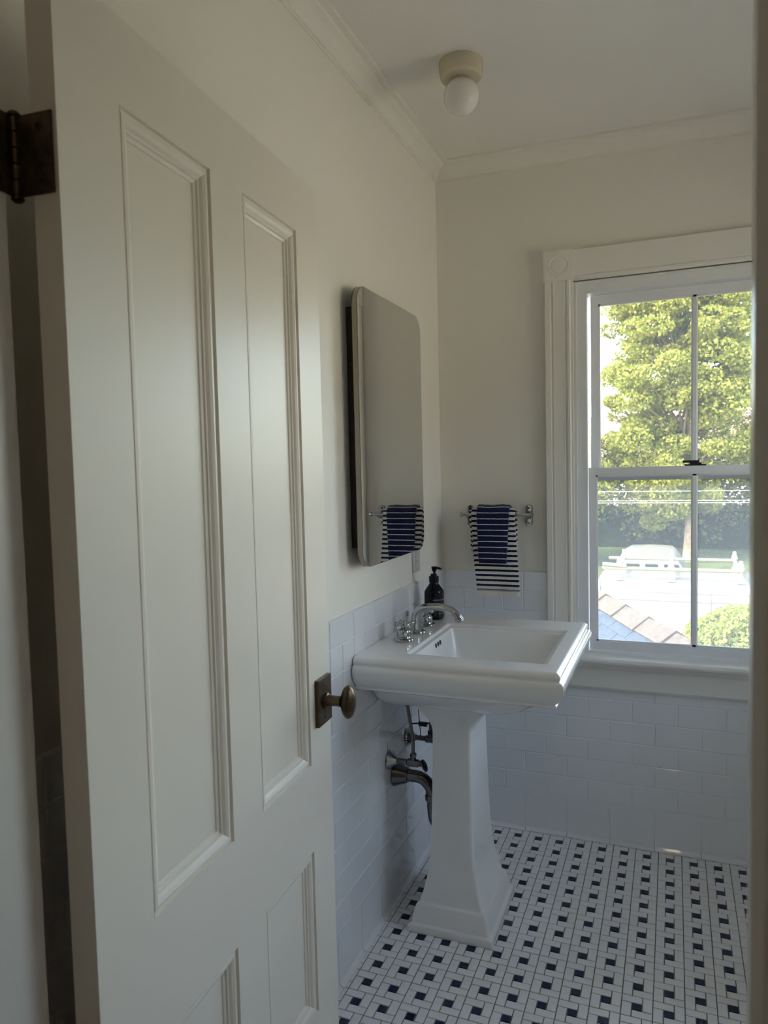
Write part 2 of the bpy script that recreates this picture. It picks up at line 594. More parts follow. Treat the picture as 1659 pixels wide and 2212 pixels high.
M_BACK = Matrix(((1, 0, 0, 0), (0, 0, -1, 0), (0, 1, 0, 0), (0, 0, 0, 1)))      # local x->x, y->z, z->-y
M_LEFT = Matrix(((0, 0, 1, 0), (1, 0, 0, 0), (0, 1, 0, 0), (0, 0, 0, 1)))       # local x->y, y->z, z->+x
M_RIGHT = Matrix(((0, 0, -1, 0), (-1, 0, 0, 0), (0, 1, 0, 0), (0, 0, 0, 1)))
CUT = (0.398, 1.402, 0.577, 3.0)
wall_tiles(wall_back, lambda a, z: Matrix.Translation((a, 0, z)) @ M_BACK, 0.002, 1.45, 0.3085, CUT)
wall_tiles(wall_left, lambda a, z: Matrix.Translation((0, a, z)) @ M_LEFT, -2.048, -0.002, -0.5555 + 0.154)
gb = MB().box((-0.011, -0.0015 * 0, 0), (RX + 0.01, 0.011, 0.577)).box((-0.011, 0.0022, 0.577), (0.41, 0.011, TILE_TOP - 0.001)).box((1.39, 0.0022, 0.577), (RX, 0.011, TILE_TOP - 0.001))
gb = MB().box((-0.011, 0.0022, 0), (RX + 0.01, 0.011, 0.60)).box((-0.011, 0.0022, 0.60), (0.42, 0.011, TILE_TOP - 0.001)).box((1.38, 0.0022, 0.60), (RX, 0.011, TILE_TOP - 0.001))
gb.build('grout_bed', 'wall_grout', wall_back)
MB().box((-0.011, -2.05, 0), (-0.0022, 0.003, TILE_TOP - 0.001)).build('grout_bed', 'wall_grout', wall_left)
MB().box((RX - 0.008, -2.05, 0), (RX + 0.002, 0.003, TILE_TOP)).build('tile_field', 'wall_tile', wall_right, kind='stuff')

# ---- floor mosaic
MOD, U = 0.0763, 0.0763 / 3
FG = 0.0026
dots, whites = [], []
for i in range(-3, 24):
    for j in range(-1, 27):
        cx, cyy = 0.2121 + MOD * i, -0.053 - MOD * j
        h = MOD / 2
        q = U / 2
        for kind, (x0, x1, y0, y1) in (('d', (cx - q, cx + q, cyy - q, cyy + q)), ('w', (cx - h, cx + q, cyy + q, cyy + h)), ('w', (cx + q, cx + h, cyy - q, cyy + h)),
                                       ('w', (cx - q, cx + h, cyy - h, cyy - q)), ('w', (cx - h, cx - q, cyy - h, cyy + q))):
            x0, x1, y0, y1 = max(x0, 0.004), min(x1, RX - 0.01), max(y0, Y_DOOR), min(y1, -0.004)
            if x1 - x0 < 0.005 or y1 - y0 < 0.005: continue
            p = project(((x0 + x1) / 2, (y0 + y1) / 2, 0))
            seen = p is not None and 690 < p[0] < 1640 and p[1] < 2235 and not (p[0] < 735 and p[1] > 2100 and p[0] < 700)
            if p is not None and 905 < p[0] < 1050 and 1500 < p[1] < 1990: seen = False
            (dots if kind == 'd' else whites).append((p[2] if p else 99, seen, x0 + FG / 2, x1 - FG / 2, y0 + FG / 2, y1 - FG / 2))


def lay(lst, name, m, limit):
    lst.sort(key=lambda t: (not t[1], t[0]))
    rest = MB()
    for n, (dist, seen, x0, x1, y0, y1) in enumerate(lst):
        dz = random.uniform(-0.0003, 0.0003)
        if n < limit and seen:
            o = link(name, tile_mesh(x1 - x0, y1 - y0, 0.004, 0.0009, m, name), None, floor)
            o.location = ((x0 + x1) / 2, (y0 + y1) / 2, dz)
            o.rotation_euler = (random.uniform(-.004, .004), random.uniform(-.004, .004), random.uniform(-.006, .006))
        else:
            c = 0.0009
            rest.loft([[Vector((a, b_, -0.004 + dz)) for a, b_ in ((x0, y0), (x1, y0), (x1, y1), (x0, y1))], [Vector((a, b_, -c + dz)) for a, b_ in ((x0, y0), (x1, y0), (x1, y1), (x0, y1))],
                       [Vector((a, b_, dz)) for a, b_ in ((x0 + c, y0 + c), (x1 - c, y0 + c), (x1 - c, y1 - c), (x0 + c, y1 - c))]], cap0=False)
    if rest.v: rest.build(name + '_field', m, floor, kind='stuff')


lay(dots, 'navy_tile', 'floor_navy', 300)
lay(whites, 'white_tile', 'floor_white', 300)

# ---- crown mouldings
cr = [(0, 0), (0.004, 0), (0.004, 0.006), (0.010, 0.007), (0.016, 0.014), (0.022, 0.026), (0.030, 0.034), (0.040, 0.038), (0.046, 0.041), (0.048, 0.047), (0.066, 0.048), (0.066, 0.058), (0, 0.058)]
b = MB()
zc = ceil_z(0.03) - 0.056
rings = []
for (yy, dd) in ((0.0, 1), (Y_DOOR, 0)):
    rings.append([Vector((-0.010 + a, (yy - (a if dd else 0)) + (0.010 if dd else 0), zc + h)) for a, h in cr])
b.loft(rings)
b.build('trim_1', 'crown_paint', kind='structure', smooth=25, label='white crown moulding above the mirror wall', cat='moulding')
b = MB()
rings = []
for (xx, s) in ((-0.010, 1), (RX, 0)):
    dzx = ceil_z(max(xx, 0.03)) - 0.056
    rings.append([Vector((xx + (a if s else 0), 0.010 - a, dzx + h)) for a, h in cr])
b.loft(rings)
b.build('trim_2', 'crown_paint', kind='structure', smooth=25, label='white crown moulding above the window wall', cat='moulding')

# ---- door jambs and stops
b = MB()
b.box((JL - 0.02, Y_HALL - 0.002, 0), (JL, Y_DOOR, 2.045))
b.build('trim_3', 'trim_paint', kind='structure', label='white door jamb on the hinge side', cat='door jamb')
st = [(0, 0), (0.012, 0.0), (0.012, -0.026), (0.009, -0.030), (0.010, -0.034), (0.005, -0.040), (0, -0.042)]
MB().prism(st, lambda a, q, t: Vector((JL + a, -2.108 + q, t)), 0, 2.03).build('stop_bead', 'trim_paint', bpy.data.objects['trim_3'])
MB().box((JL - 0.09, Y_HALL - 0.018, 0), (JL - 0.006, Y_HALL, 2.12)).build('hall_casing', 'trim_paint', bpy.data.objects['trim_3'])
b = MB()
b.box((JR, Y_HALL - 0.002, 0), (JR + 0.02, Y_DOOR, 2.045))
b.build('trim_4', 'trim_paint', kind='structure', label='white door jamb on the latch side', cat='door jamb')
MB().prism(st, lambda a, q, t: Vector((JR - a, -2.108 + q, t)), 0, 2.03).build('stop_bead', 'trim_paint', bpy.data.objects['trim_4'])
MB().box((JR + 0.006, Y_HALL - 0.018, 0), (JR + 0.09, Y_HALL, 2.12)).build('hall_casing', 'trim_paint', bpy.data.objects['trim_4'])
MB().box((JL - 0.02, Y_HALL - 0.002, 2.025), (JR + 0.02, Y_DOOR, 2.045)).build('trim_5', 'trim_paint', kind='structure', label='white head jamb over the doorway', cat='door jamb')

# ------------------------------------------------------------------ window
win = thing('window_1', (0.90, 0, WZ0), 'white sash window with four panes and rosette casing', 'window', kind='structure')
XC = 0.90


def mirx(f):
    return lambda *a: (lambda p: Vector((2 * XC - p.x, p.y, p.z)))(f(*a))


cas = [(0, 0), (0, .016), (.003, .019), (.021, .019), (.024, .014), (.027, .014), (.031, .018), (.040, .0165), (.062, .0165), (.070, .018), (.073, .014), (.076, .014), (.081, .020), (.088, .020), (.092, .015), (.098, .015), (.103, .013), (.103, 0)]
fn = lambda a, q, t: Vector((0.400 + a, 0.010 - 0.008 - q, t))
MB().prism(cas, fn, 0.698, 2.046).build('side_casing', 'trim_paint', win, smooth=20)
MB().prism(cas, mirx(fn), 0.698, 2.046).build('side_casing', 'trim_paint', win, smooth=20)
hcas = [(0, 0), (0, .0155), (.002, .0175), (.084, .0175), (.087, .015), (.090, .019), (.096, .019), (.099, .014), (.103, .012), (.103, 0)]
fh = lambda a, q, t: Vector((t, 0.002 - q, 2.150 - a * 1.05))
MB().prism(hcas, fh, 0.5035, 1.2965).build('head_casing', 'trim_paint', win, smooth=20)
for sx in (1, -1):
    f = (lambda p: p) if sx == 1 else (lambda p: Vector((2 * XC - p.x, p.y, p.z)))
    blk = MB().box((0.399, -0.0215, 2.0455), (0.5035, 0.010, 2.1525), f).build('corner_block', 'trim_paint', win)
    rc = f(Vector((0.4512, -0.0215, 2.099)))
    MB().lathe([(0.038, 0), (0.037, 0.0018), (0.034, 0.0026), (0.031, 0.0018), (0.0295, 0.0004), (0.027, 0.0004), (0.0255, 0.0016), (0.020, 0.0026), (0.012, 0.003), (0.001, 0.0031)], rc, (0, -1, 0), 32).build('rosette', 'trim_paint', blk, smooth=35)
# inner stop frame (flat vinyl frame)
fr_ = MB()
fo = [(WX0, WZ0 - 0.0, WX1, WZ1)]


def frame_ring(mb, x0, z0, x1, z1, w, y0, y1, wb=None, wt=None):
    wb = w if wb is None else wb
    wt = w if wt is None else wt
    mb.box((x0, y0, z0), (x0 + w, y1, z1)).box((x1 - w, y0, z0), (x1, y1, z1))
    mb.box((x0 + w, y0, z1 - wt), (x1 - w, y1, z1))
    if wb > 0: mb.box((x0 + w, y0, z0), (x1 - w, y1, z0 + wb))


frame_ring(fr_, 0.503, 0.700, 1.297, 2.036, 0.008, -0.012, 0.16, 0.0)
frame_ring(fr_, 0.511, 0.700, 1.289, 2.028, 0.034, -0.004, 0.030, 0.0)
frame_ring(fr_, 0.511, 0.700, 1.289, 2.028, 0.030, 0.030, 0.160, 0.0)
fr_.box((0.503, 0.0, 0.690), (1.297, 0.16, 0.712))
fr_.build('frame', 'vinyl', win)


def sash(name, x0, x1, z0, z1, y0, y1, stile, top, bot, gmat, gy):
    s = MB()
    s.box((x0, y0, z0), (x0 + stile, y1, z1)).box((x1 - stile, y0, z0), (x1, y1, z1))
    s.box((x0 + stile, y0, z1 - top), (x1 - stile, y1, z1)).box((x0 + stile, y0, z0), (x1 - stile, y1, z0 + bot))
    o = s.build(name, 'vinyl', win)
    # glazing bead, dark gasket, muntin, panes
    ix0, ix1, iz0, iz1 = x0 + stile, x1 - stile, z0 + bot, z1 - top
    g = MB()
    frame_ring(g, ix0, iz0, ix1, iz1, 0.003, gy - 0.004, gy + 0.006)
    g.build('gasket', 'gasket', o)
    bd = MB()
    for (a, c, e, h_) in ((ix0, ix0 + 0.006, iz0, iz1), (ix1 - 0.006, ix1, iz0, iz1), (ix0, ix1, iz0, iz0 + 0.006), (ix0, ix1, iz1 - 0.006, iz1)):
        bd.box((a, y0 + 0.006, e), (c, gy - 0.004, h_))
    bd.build('glazing_bead', 'vinyl', o)
    mw = 0.0108
    mt = [(-mw, 0), (-mw, -0.004), (-0.006, -0.009), (0.006, -0.009), (mw, -0.004), (mw, 0)]
    MB().prism(mt, lambda a, q, t: Vector((XC + a, gy - 0.002 + q, t)), iz0, iz1).build('muntin', 'vinyl', o)
    MB().prism(mt, lambda a, q, t: Vector((XC + a, gy + 0.006 - q, t)), iz0, iz1).build('muntin', 'vinyl', o)
    for (a, c) in ((ix0 + 0.002, XC - 0.001), (XC + 0.001, ix1 - 0.002)):
        MB().box((a, gy, iz0), (c, gy + 0.003, iz1)).build('pane', gmat, o)
    return o


sash('lower_sash', 0.5475, 1.2525, 0.715, 1.3775, 0.016, 0.046, 0.0245, 0.028, 0.030, 'pane_dusty', 0.033)
sash('upper_sash', 0.5535, 1.2465, 1.330, 1.994, 0.052, 0.082, 0.0265, 0.030, 0.020, 'pane_clear', 0.069)
# sash lock
lk = MB().box((0.868, 0.017, 1.3775), (0.936, 0.044, 1.3825)).box((0.884, 0.020, 1.3825), (0.922, 0.042, 1.388)).build('sash_lock', 'latch_dark', win)
MB().box((0.862, 0.022, 1.388), (0.915, 0.036, 1.396)).build('lever', 'latch_dark', lk)
# stool and apron
stl = [(0.012, 0.704), (-0.040, 0.702), (-0.060, 0.7005), (-0.064, 0.697), (-0.066, 0.690), (-0.063, 0.682), (-0.056, 0.679), (0.012, 0.679)]
MB().prism(stl, lambda a, q, t: Vector((t, a, q)), 0.372, 1.428).build('stool', 'trim_paint', win, smooth=18)
cv = [(0.006, 0.679), (-0.050, 0.679), (-0.048, 0.671), (-0.040, 0.667), (-0.036, 0.660), (-0.026, 0.655), (-0.020, 0.652), (-0.020, 0.585), (-0.016, 0.579), (-0.014, 0.576), (0.006, 0.576)]
MB().prism(cv, lambda a, q, t: Vector((t, a, q)), 0.398, 1.402).build('apron', 'trim_paint', win, smooth=30)

# second window in the right-hand wall
w2 = thing('window_2', (RX, (V0 + V1) / 2, VZ0), 'plain white window in the wall opposite the sink', 'window', kind='structure')
for (ya, yb, za, zb) in ((V0 - 0.10, V0, VZ0 - 0.02, VZ1 + 0.10), (V1, V1 + 0.10, VZ0 - 0.02, VZ1 + 0.10), (V0, V1, VZ1, VZ1 + 0.10)):
    MB().box((RX - 0.018, ya, za), (RX + 0.004, yb, zb)).build('casing', 'trim_paint', w2)
MB().box((RX - 0.06, V0 - 0.12, VZ0 - 0.025), (RX + 0.10, V1 + 0.12, VZ0)).build('stool', 'trim_paint', w2)
sf = MB()
VM = (VZ0 + VZ1) / 2
for (ya, yb, za, zb) in ((V0, V0 + 0.04, VZ0, VZ1), (V1 - 0.04, V1, VZ0, VZ1), (V0 + 0.04, V1 - 0.04, VZ0, VZ0 + 0.05), (V0 + 0.04, V1 - 0.04, VM - 0.02, VM + 0.02), (V0 + 0.04, V1 - 0.04, VZ1 - 0.04, VZ1)):
    sf.box((RX + 0.05, ya, za), (RX + 0.09, yb, zb))
sf.build('sash', 'vinyl', w2)
for za, zb in ((VZ0 + 0.05, VM - 0.02), (VM + 0.02, VZ1 - 0.04)):
    MB().box((RX + 0.068, V0 + 0.04, za), (RX + 0.071, V1 - 0.04, zb)).build('pane', 'pane_clear', w2)

# ------------------------------------------------------------------ door
TH = math.radians(-3.6)
d_u = Vector((math.sin(TH), math.cos(TH), 0))
d_n = Vector((math.cos(TH), -math.sin(TH), 0))
DA = Vector((0.1672, -2.0269, 0))
DW, DT, DZ0, DZ1 = 0.762, 0.038, 0.010, 1.9885


def dp(u, t, z):
    return DA + d_u * u + d_n * t + Vector((0, 0, z))


door = thing('door_1', (0.1672, -2.0269, 0.01), 'white four-panel door standing open against the tiled wall', 'door', kind='structure')
P_U = ((0.1155, 0.3335), (0.4385, 0.653))
P_Z = ((0.235, 0.5865), (0.772, 1.874))
fb = MB()
us = [0, P_U[0][0], P_U[0][1], P_U[1][0], P_U[1][1], DW]
zs = [DZ0, P_Z[0][0], P_Z[0][1], P_Z[1][0], P_Z[1][1], DZ1]
for i in range(5):
    for j in range(5):
        if i in (1, 3) and j in (1, 3): continue
        for t, flip in ((0, 0), (-DT, 1)):
            q = [dp(us[i], t, zs[j]), dp(us[i + 1], t, zs[j]), dp(us[i + 1], t, zs[j + 1]), dp(us[i], t, zs[j + 1])]
            fb.add(q, [(0, 1, 2, 3)])
for (ua, ub, za, zb) in [(0, 0, DZ0, DZ1), (DW, DW, DZ0, DZ1), (0, DW, DZ0, DZ0), (0, DW, DZ1, DZ1)]:
    if ua == ub: q = [dp(ua, 0, za), dp(ua, -DT, za), dp(ua, -DT, zb), dp(ua, 0, zb)]
    else: q = [dp(ua, 0, za), dp(ub, 0, za), dp(ub, -DT, za), dp(ua, -DT, za)]
    fb.add(q, [(0, 1, 2, 3)])
for (u0, u1) in P_U:
    for (z0, z1) in P_Z:
        q = [(u0, z0), (u1, z0), (u1, z1), (u0, z1)]
        for k in range(4):
            (ua, za), (ub, zb) = q[k], q[(k + 1) % 4]
            fb.add([dp(ua, 0, za), dp(ub, 0, zb), dp(ub, -DT, zb), dp(ua, -DT, za)], [(0, 1, 2, 3)])
bmw = fb.mesh('door_frame')
bm = bmesh.new(); bm.from_mesh(bmw)
bmesh.ops.remove_doubles(bm, verts=bm.verts, dist=1e-5)
bmesh.ops.recalc_face_normals(bm, faces=bm.faces)
bm.to_mesh(bmw); bm.free()
link('door_frame', bmw, 'door_paint', door)
mld = [(0.0, 0.0005), (0.0015, -0.0045), (0.0045, -0.0050), (0.0060, -0.0025), (0.011, -0.0020), (0.0165, -0.0045), (0.0205, -0.0085), (0.0235, -0.0090), (0.0250, -0.0120), (0.0300, -0.0135), (0.0320, -0.0165)]
for (u0, u1) in P_U:
    for (z0, z1) in P_Z:
        for side in (0, 1):
            tt = (lambda t: t) if side == 0 else (lambda t: -DT - t)
            rings = [[dp(u0 + a, tt(t), z0 + a), dp(u1 - a, tt(t), z0 + a), dp(u1 - a, tt(t), z1 - a), dp(u0 + a, tt(t), z1 - a)] for a, t in mld]
            MB().loft(rings, False, False).build('panel_moulding', 'door_paint', door, smooth=18)
        q = MB()
        q.loft([[dp(u0 + 0.02, t, z0 + 0.02), dp(u1 - 0.02, t, z0 + 0.02), dp(u1 - 0.02, t, z1 - 0.02), dp(u0 + 0.02, t, z1 - 0.02)] for t in (-0.0155, -DT + 0.0155)])
        q.build('panel', 'door_paint', door)
# knob set on the hall face and its twin on the room face
KU, KZ = DW - 0.047, 0.894
rot_n = Matrix(((d_n.x, d_u.x, 0), (d_n.y, d_u.y, 0), (d_n.z, d_u.z, 1)))
for side in (1, -1):
    def kp(t): return (t if side == 1 else -DT - t)
    q = MB()
    e0, e1 = 0.0345, 0.0505
    for_r = [(0.0, kp(0.0)), (0.0, kp(0.0085)), (0.0015, kp(0.0102))]
    q.loft([[dp(KU - e0 + a, t, KZ - e1 + a), dp(KU + e0 - a, t, KZ - e1 + a), dp(KU + e0 - a, t, KZ + e1 - a), dp(KU - e0 + a, t, KZ + e1 - a)] for a, t in for_r])
    bp_ = q.build('backplate', 'bronze', door)
    nn = d_n * side
    o0 = dp(KU, kp(0.0102), KZ)
    kn = MB().lathe([(0.017, 0), (0.017, 0.004), (0.0155, 0.0055), (0.0125, 0.007), (0.0118, 0.012), (0.0112, 0.028), (0.0125, 0.036)], o0, nn, 20)
    kn.ball(o0 + nn * 0.0525, 0.0158, 0.0245, 0.0365, 24, 16, rot_n)
    kn.build('knob', 'bronze', door, smooth=45)
    if side == 1:
        for dz in (0.036, -0.036):
            MB().lathe([(0.0034, 0), (0.0034, 0.0012), (0.002, 0.0016)], dp(KU - 0.002, 0.0098, KZ + dz), nn, 12).build('screw', 'screw', bp_)
# edge latch plate
MB().loft([[dp(DW + e, -DT / 2 - 0.011, KZ - 0.028), dp(DW + e, -DT / 2 + 0.011, KZ - 0.028), dp(DW + e, -DT / 2 + 0.011, KZ + 0.028), dp(DW + e, -DT / 2 - 0.011, KZ + 0.028)] for e in (-0.001, 0.0012)]).build('latch_plate', 'bronze', door)
# hinges
PIN = Vector((0.1085, -2.0335, 0))
for hz in (1.770, 0.28):
    z0, z1 = hz - 0.0465, hz + 0.0465
    hg = MB()
    kz = [z0 + (z1 - z0) * k / 5 for k in range(6)]
    for k in range(5):
        hg.lathe([(0.0058, kz[k] + 0.0004), (0.0066, kz[k] + 0.0012), (0.0066, kz[k + 1] - 0.0012), (0.0058, kz[k + 1] - 0.0004)], (PIN.x, PIN.y, 0), (0, 0, 1), 16)
    hg.lathe([(0.001, z1), (0.0074, z1 + 0.0005), (0.0078, z1 + 0.003), (0.005, z1 + 0.006), (0.001, z1 + 0.0065)], (PIN.x, PIN.y, 0), (0, 0, 1), 16)
    hg.lathe([(0.001, z0 - 0.0065), (0.005, z0 - 0.006), (0.0078, z0 - 0.003), (0.0074, z0 - 0.0005), (0.001, z0)], (PIN.x, PIN.y, 0), (0, 0, 1), 16)
    h = hg.build('hinge', 'hinge_bronze', door, smooth=40)
    # leaf on the door edge
    x0, x1 = PIN.x + 0.004, 0.1615
    def lp(x, e, z):
        return Vector((x, -2.0269 - (0.1672 - x) * -math.tan(-TH) * 0 - 0.0018 + (0.1672 - x) * (-0.0629) + e, z))
    MB().loft([[lp(x0, e, z0), lp(x1, e, z0), lp(x1, e, z1), lp(x0, e, z1)] for e in (-0.0012, 0.0014)]).build('leaf', 'hinge_bronze', h)
    for (fx, fz) in ((0.62, 0.84), (0.84, 0.5), (0.66, 0.15)):
        xx = x0 + (x1 - x0) * fx
        MB().lathe([(0.0052, 0), (0.0052, 0.0005), (0.0035, 0.0007)], lp(xx, -0.0012, z0 + (z1 - z0) * fz), (0, -1, 0), 14).build('screw', 'hinge_bronze', h)
        MB().lathe([(0.0030, 0), (0.0030, 0.0004)], lp(xx, -0.0019, z0 + (z1 - z0) * fz), (0, -1, 0), 12).build('screw_slot', 'black_hole', h)
    # leaf on the jamb
    jl = MB()
    jl.box((JL - 0.0003, -2.086, z0), (JL + 0.0022, Y_DOOR + 0.004, z1))
    jl.loft([[Vector((JL + 0.0022, Y_DOOR + 0.004, z)), Vector((PIN.x - 0.002, PIN.y, z)), Vector((PIN.x - 0.005, PIN.y + 0.001, z)), Vector((JL - 0.0003, Y_DOOR + 0.004, z))] for z in (z0, z1)])
    jl.build('leaf', 'hinge_bronze', h)
    for (yy, fz) in ((-2.062, 0.84), (-2.076, 0.5), (-2.062, 0.16)):
        MB().lathe([(0.0050, 0), (0.0050, 0.0005)], (JL + 0.0022, yy, z0 + (z1 - z0) * fz), (1, 0, 0), 14).build('screw', 'black_hole', h)

# ------------------------------------------------------------------ pedestal sink
ZT = 0.8702
YC = -0.567
HY, XF = 0.303, 0.5557
sink = thing('pedestal_sink', (0.22, YC, 0), 'white rectangular pedestal sink with stepped moulded rim by the mirror', 'sink')


def sring(x1, hy, z, r, x0=0.003):
    return rrect(x0, x1, YC - hy, YC + hy, z, r, 3)


rings = [sring(0.33, 0.115, 0.6815, 0.03), sring(0.36, 0.135, 0.684, 0.035), sring(0.405, 0.160, 0.694, 0.04), sring(0.455, 0.190, 0.715, 0.04), sring(0.490, 0.213, 0.742, 0.035), sring(0.508, 0.226, 0.762, 0.03),
         sring(0.516, 0.236, 0.7715, 0.02), sring(XF - 0.012, HY - 0.012, 0.7735, 0.004), sring(XF - 0.002, HY - 0.002, 0.7745, 0.003), sring(XF + 0.003, HY + 0.003, 0.7775, 0.003), sring(XF + 0.003, HY + 0.003, 0.7815, 0.003), sring(XF - 0.0005, HY - 0.0005, 0.7840, 0.003)]
for o_, dz in ((0.008, -0.078), (0.016, -0.068), (0.0215, -0.057), (0.0245, -0.046), (0.0250, -0.038), (0.0235, -0.031), (0.0200, -0.0265), (0.0165, -0.0245), (0.0125, -0.0235), (0.0125, -0.0205), (0.0150, -0.0165), (0.0155, -0.012), (0.0135, -0.007), (0.0085, -0.0025), (0.004, -0.0006), (0.0, 0.0)):
    rings.append(sring(XF + o_, HY + o_, ZT + dz, 0.003))
IX0, IX1, IY0, IY1 = 0.128, 0.526, -0.805, -0.385
for ins, dz, r in ((0, 0.0, 0.006), (0.004, -0.0012, 0.006), (0.007, -0.005, 0.006), (0.008, -0.0095, 0.007), (0.017, -0.0105, 0.008), (0.0195, -0.0125, 0.009), (0.022, -0.020, 0.012), (0.030, -0.070, 0.02), (0.040, -0.105, 0.03), (0.060, -0.128, 0.04), (0.10, -0.138, 0.05), (0.15, -0.142, 0.03)):
    rings.append(rrect(IX0 + ins, IX1 - ins, IY0 + ins, IY1 - ins, ZT + dz, r, 3))
basin = MB().loft(rings).build('basin', 'porcelain', sink, smooth=28)
# overflow holes in the back wall of the bowl
for k in range(3):
    yy = YC - 0.022 + 0.022 * k
    MB().lathe([(0.0001, 0.0014), (0.0072, 0.0014), (0.0074, -0.004)], (IX0 + 0.0235, yy, ZT - 0.028), (1, 0, 0.1), 16).build('overflow_hole', 'latch_dark', basin)
MB().lathe([(0.001, 0.004), (0.018, 0.004), (0.024, 0.002), (0.026, 0.0)], (0.31, -0.595, ZT - 0.142), (0, 0, 1), 20).build('drain', 'chrome', basin, smooth=30)
pr = [(0.0, .128, .159), (0.004, .130, .161), (0.018, .130, .161), (0.0225, .1275, .1585), (0.0245, .1225, .1535), (0.0265, .1190, .150), (0.031, .1180, .149), (0.055, .1135, .1445), (0.074, .1085, .1395), (0.079, .1060, .137), (0.082, .1010, .132), (0.086, .0985, .1295),
      (0.10, .0935, .1275), (0.125, .0855, .124), (0.16, .0775, .1205), (0.20, .0705, .117), (0.25, .0662, .1135), (0.32, .0632, .109), (0.40, .0615, .105), (0.48, .0602, .102), (0.56, .0590, .098), (0.605, .0588, .0965), (0.63, .0625, .099), (0.65, .071, .105), (0.665, .083, .115), (0.68, .099, .130), (0.6875, .115, .146), (0.692, .128, .158)]
PXC = 0.2187


def u_ring(a, h, z, t=0.017, r=0.010):
    x0, x1, y0, y1 = PXC - a, PXC + a, YC - h, YC + h
    pts = [Vector((x0, y1, z)), Vector((x0, y0, z))][::-1]
    out = [Vector((x0, y0, z))]
    for cx, cyy, a0 in ((x1 - r, y0 + r, 270), (x1 - r, y1 - r, 0)):
        for k in range(5):
            an = math.radians(a0 + 90 * k / 4)
            out.append(Vector((cx + r * math.cos(an), cyy + r * math.sin(an), z)))
    out.append(Vector((x0, y1, z)))
    ix1, iy0, iy1 = x1 - t, y0 + t, y1 - t
    out += [Vector((x0, iy1, z)), Vector((ix1, iy1, z)), Vector((ix1, iy0, z)), Vector((x0, iy0, z))]
    return out


pr = pr[:-6] + [(0.618, .0625, .0975), (0.632, .0695, .099), (0.646, .080, .101), (0.660, .094, .104), (0.672, .108, .108), (0.681, .120, .113)]
MB().loft([u_ring(a, h, z) for z, a, h in pr]).build('pedestal', 'porcelain', sink, smooth=30)

# ------------------------------------------------------------------ faucet
fc = thing('faucet', (0.074, YC + 0.012, ZT), 'chrome widespread faucet with arched spout on the sink deck', 'faucet')
FX, FY = 0.0735, -0.552
ring_p = [(0.001, 0), (0.030, 0.0), (0.0315, 0.003), (0.030, 0.0065), (0.026, 0.0085), (0.0235, 0.0115), (0.0215, 0.013), (0.001, 0.013)]
sp = MB().lathe(ring_p, (FX, FY, ZT), (0, 0, 1), 28)
path = curve_pts([(FX, FY, ZT + 0.008), (FX, FY, ZT + 0.030), (FX + 0.002, FY, ZT + 0.052), (FX + 0.014, FY, ZT + 0.073), (FX + 0.038, FY, ZT + 0.083), (FX + 0.068, FY, ZT + 0.0855), (FX + 0.098, FY, ZT + 0.0825), (FX + 0.121, FY, ZT + 0.075), (FX + 0.137, FY, ZT + 0.061), (FX + 0.143, FY, ZT + 0.050)], 6)
rads = []
for i, p in enumerate(path):
    t = i / (len(path) - 1)
    rads.append(0.0172 - 0.0056 * min(1, t / 0.5) if t < 0.5 else 0.0116 + 0.0010 * max(0, (t - 0.7) / 0.3))
sp.tube(path, rads, 20)
sp.lathe([(0.0110, -0.001), (0.0142, 0.001), (0.0148, 0.004), (0.0138, 0.0065), (0.0122, 0.0075), (0.0125, 0.011), (0.0108, 0.0125), (0.001, 0.0125)], path[-1] - (path[-1] - path[-2]).normalized() * 0.004, (path[-1] - path[-2]), 20)
spout = sp.build('spout', 'chrome', fc, smooth=40)
hp = [(0.001, 0), (0.0295, 0.0), (0.031, 0.003), (0.0295, 0.006), (0.0245, 0.0085), (0.0215, 0.0095), (0.0205, 0.0125)]
hb = [(0.0205, 0.0128), (0.0212, 0.016), (0.0212, 0.026), (0.0205, 0.031), (0.0165, 0.0355), (0.011, 0.0385), (0.0085, 0.042), (0.0075, 0.046), (0.0085, 0.049), (0.006, 0.0525), (0.001, 0.053)]
for yy, ang in ((-0.660, 42), (-0.444, -30)):
    hd = MB().lathe(hp, (0.0725, yy, ZT), (0, 0, 1), 26)
    hd.lathe(hb, (0.0725, yy, ZT), (0, 0, 1), 26)
    h = hd.build('handle', 'chrome', fc, smooth=35)
    MB().lathe([(0.0208, 0.0126), (0.0209, 0.0126), (0.0209, 0.0138), (0.0208, 0.0138)], (0.0725, yy, ZT), (0, 0, 1), 26).build('shadow_ring', 'gasket', h)
    lv = MB()
    c = Vector((0.0725, yy, ZT + 0.051))
    a = math.radians(ang)
    for s_ in (1, -1):
        for dv in (Vector((math.cos(a), math.sin(a), 0)), Vector((-math.sin(a), math.cos(a), 0))):
            e = c + dv * (0.026 * s_)
            lv.tube([c, c + dv * (0.010 * s_), c + dv * (0.016 * s_), c + dv * (0.021 * s_)], [0.0062, 0.0052, 0.0045, 0.0055], 12)
            lv.ball(e, 0.0082, seg=16, rows=10)
    lv.ball(c + Vector((0, 0, 0.003)), 0.0085, 0.0085, 0.007, 16, 10)
    lv.build('cross_lever', 'chrome', h, smooth=50)
pu = MB().tube([(FX - 0.030, FY + 0.004, ZT), (FX - 0.030, FY + 0.004, ZT + 0.052)], 0.0024, 10)
pu.lathe([(0.0025, 0), (0.0055, 0.003), (0.0075, 0.006), (0.0058, 0.0095), (0.0075, 0.0125), (0.0062, 0.017), (0.001, 0.019)], (FX - 0.030, FY + 0.004, ZT + 0.050), (0, 0, 1), 14)
pu.build('lift_rod', 'chrome', fc, smooth=40)

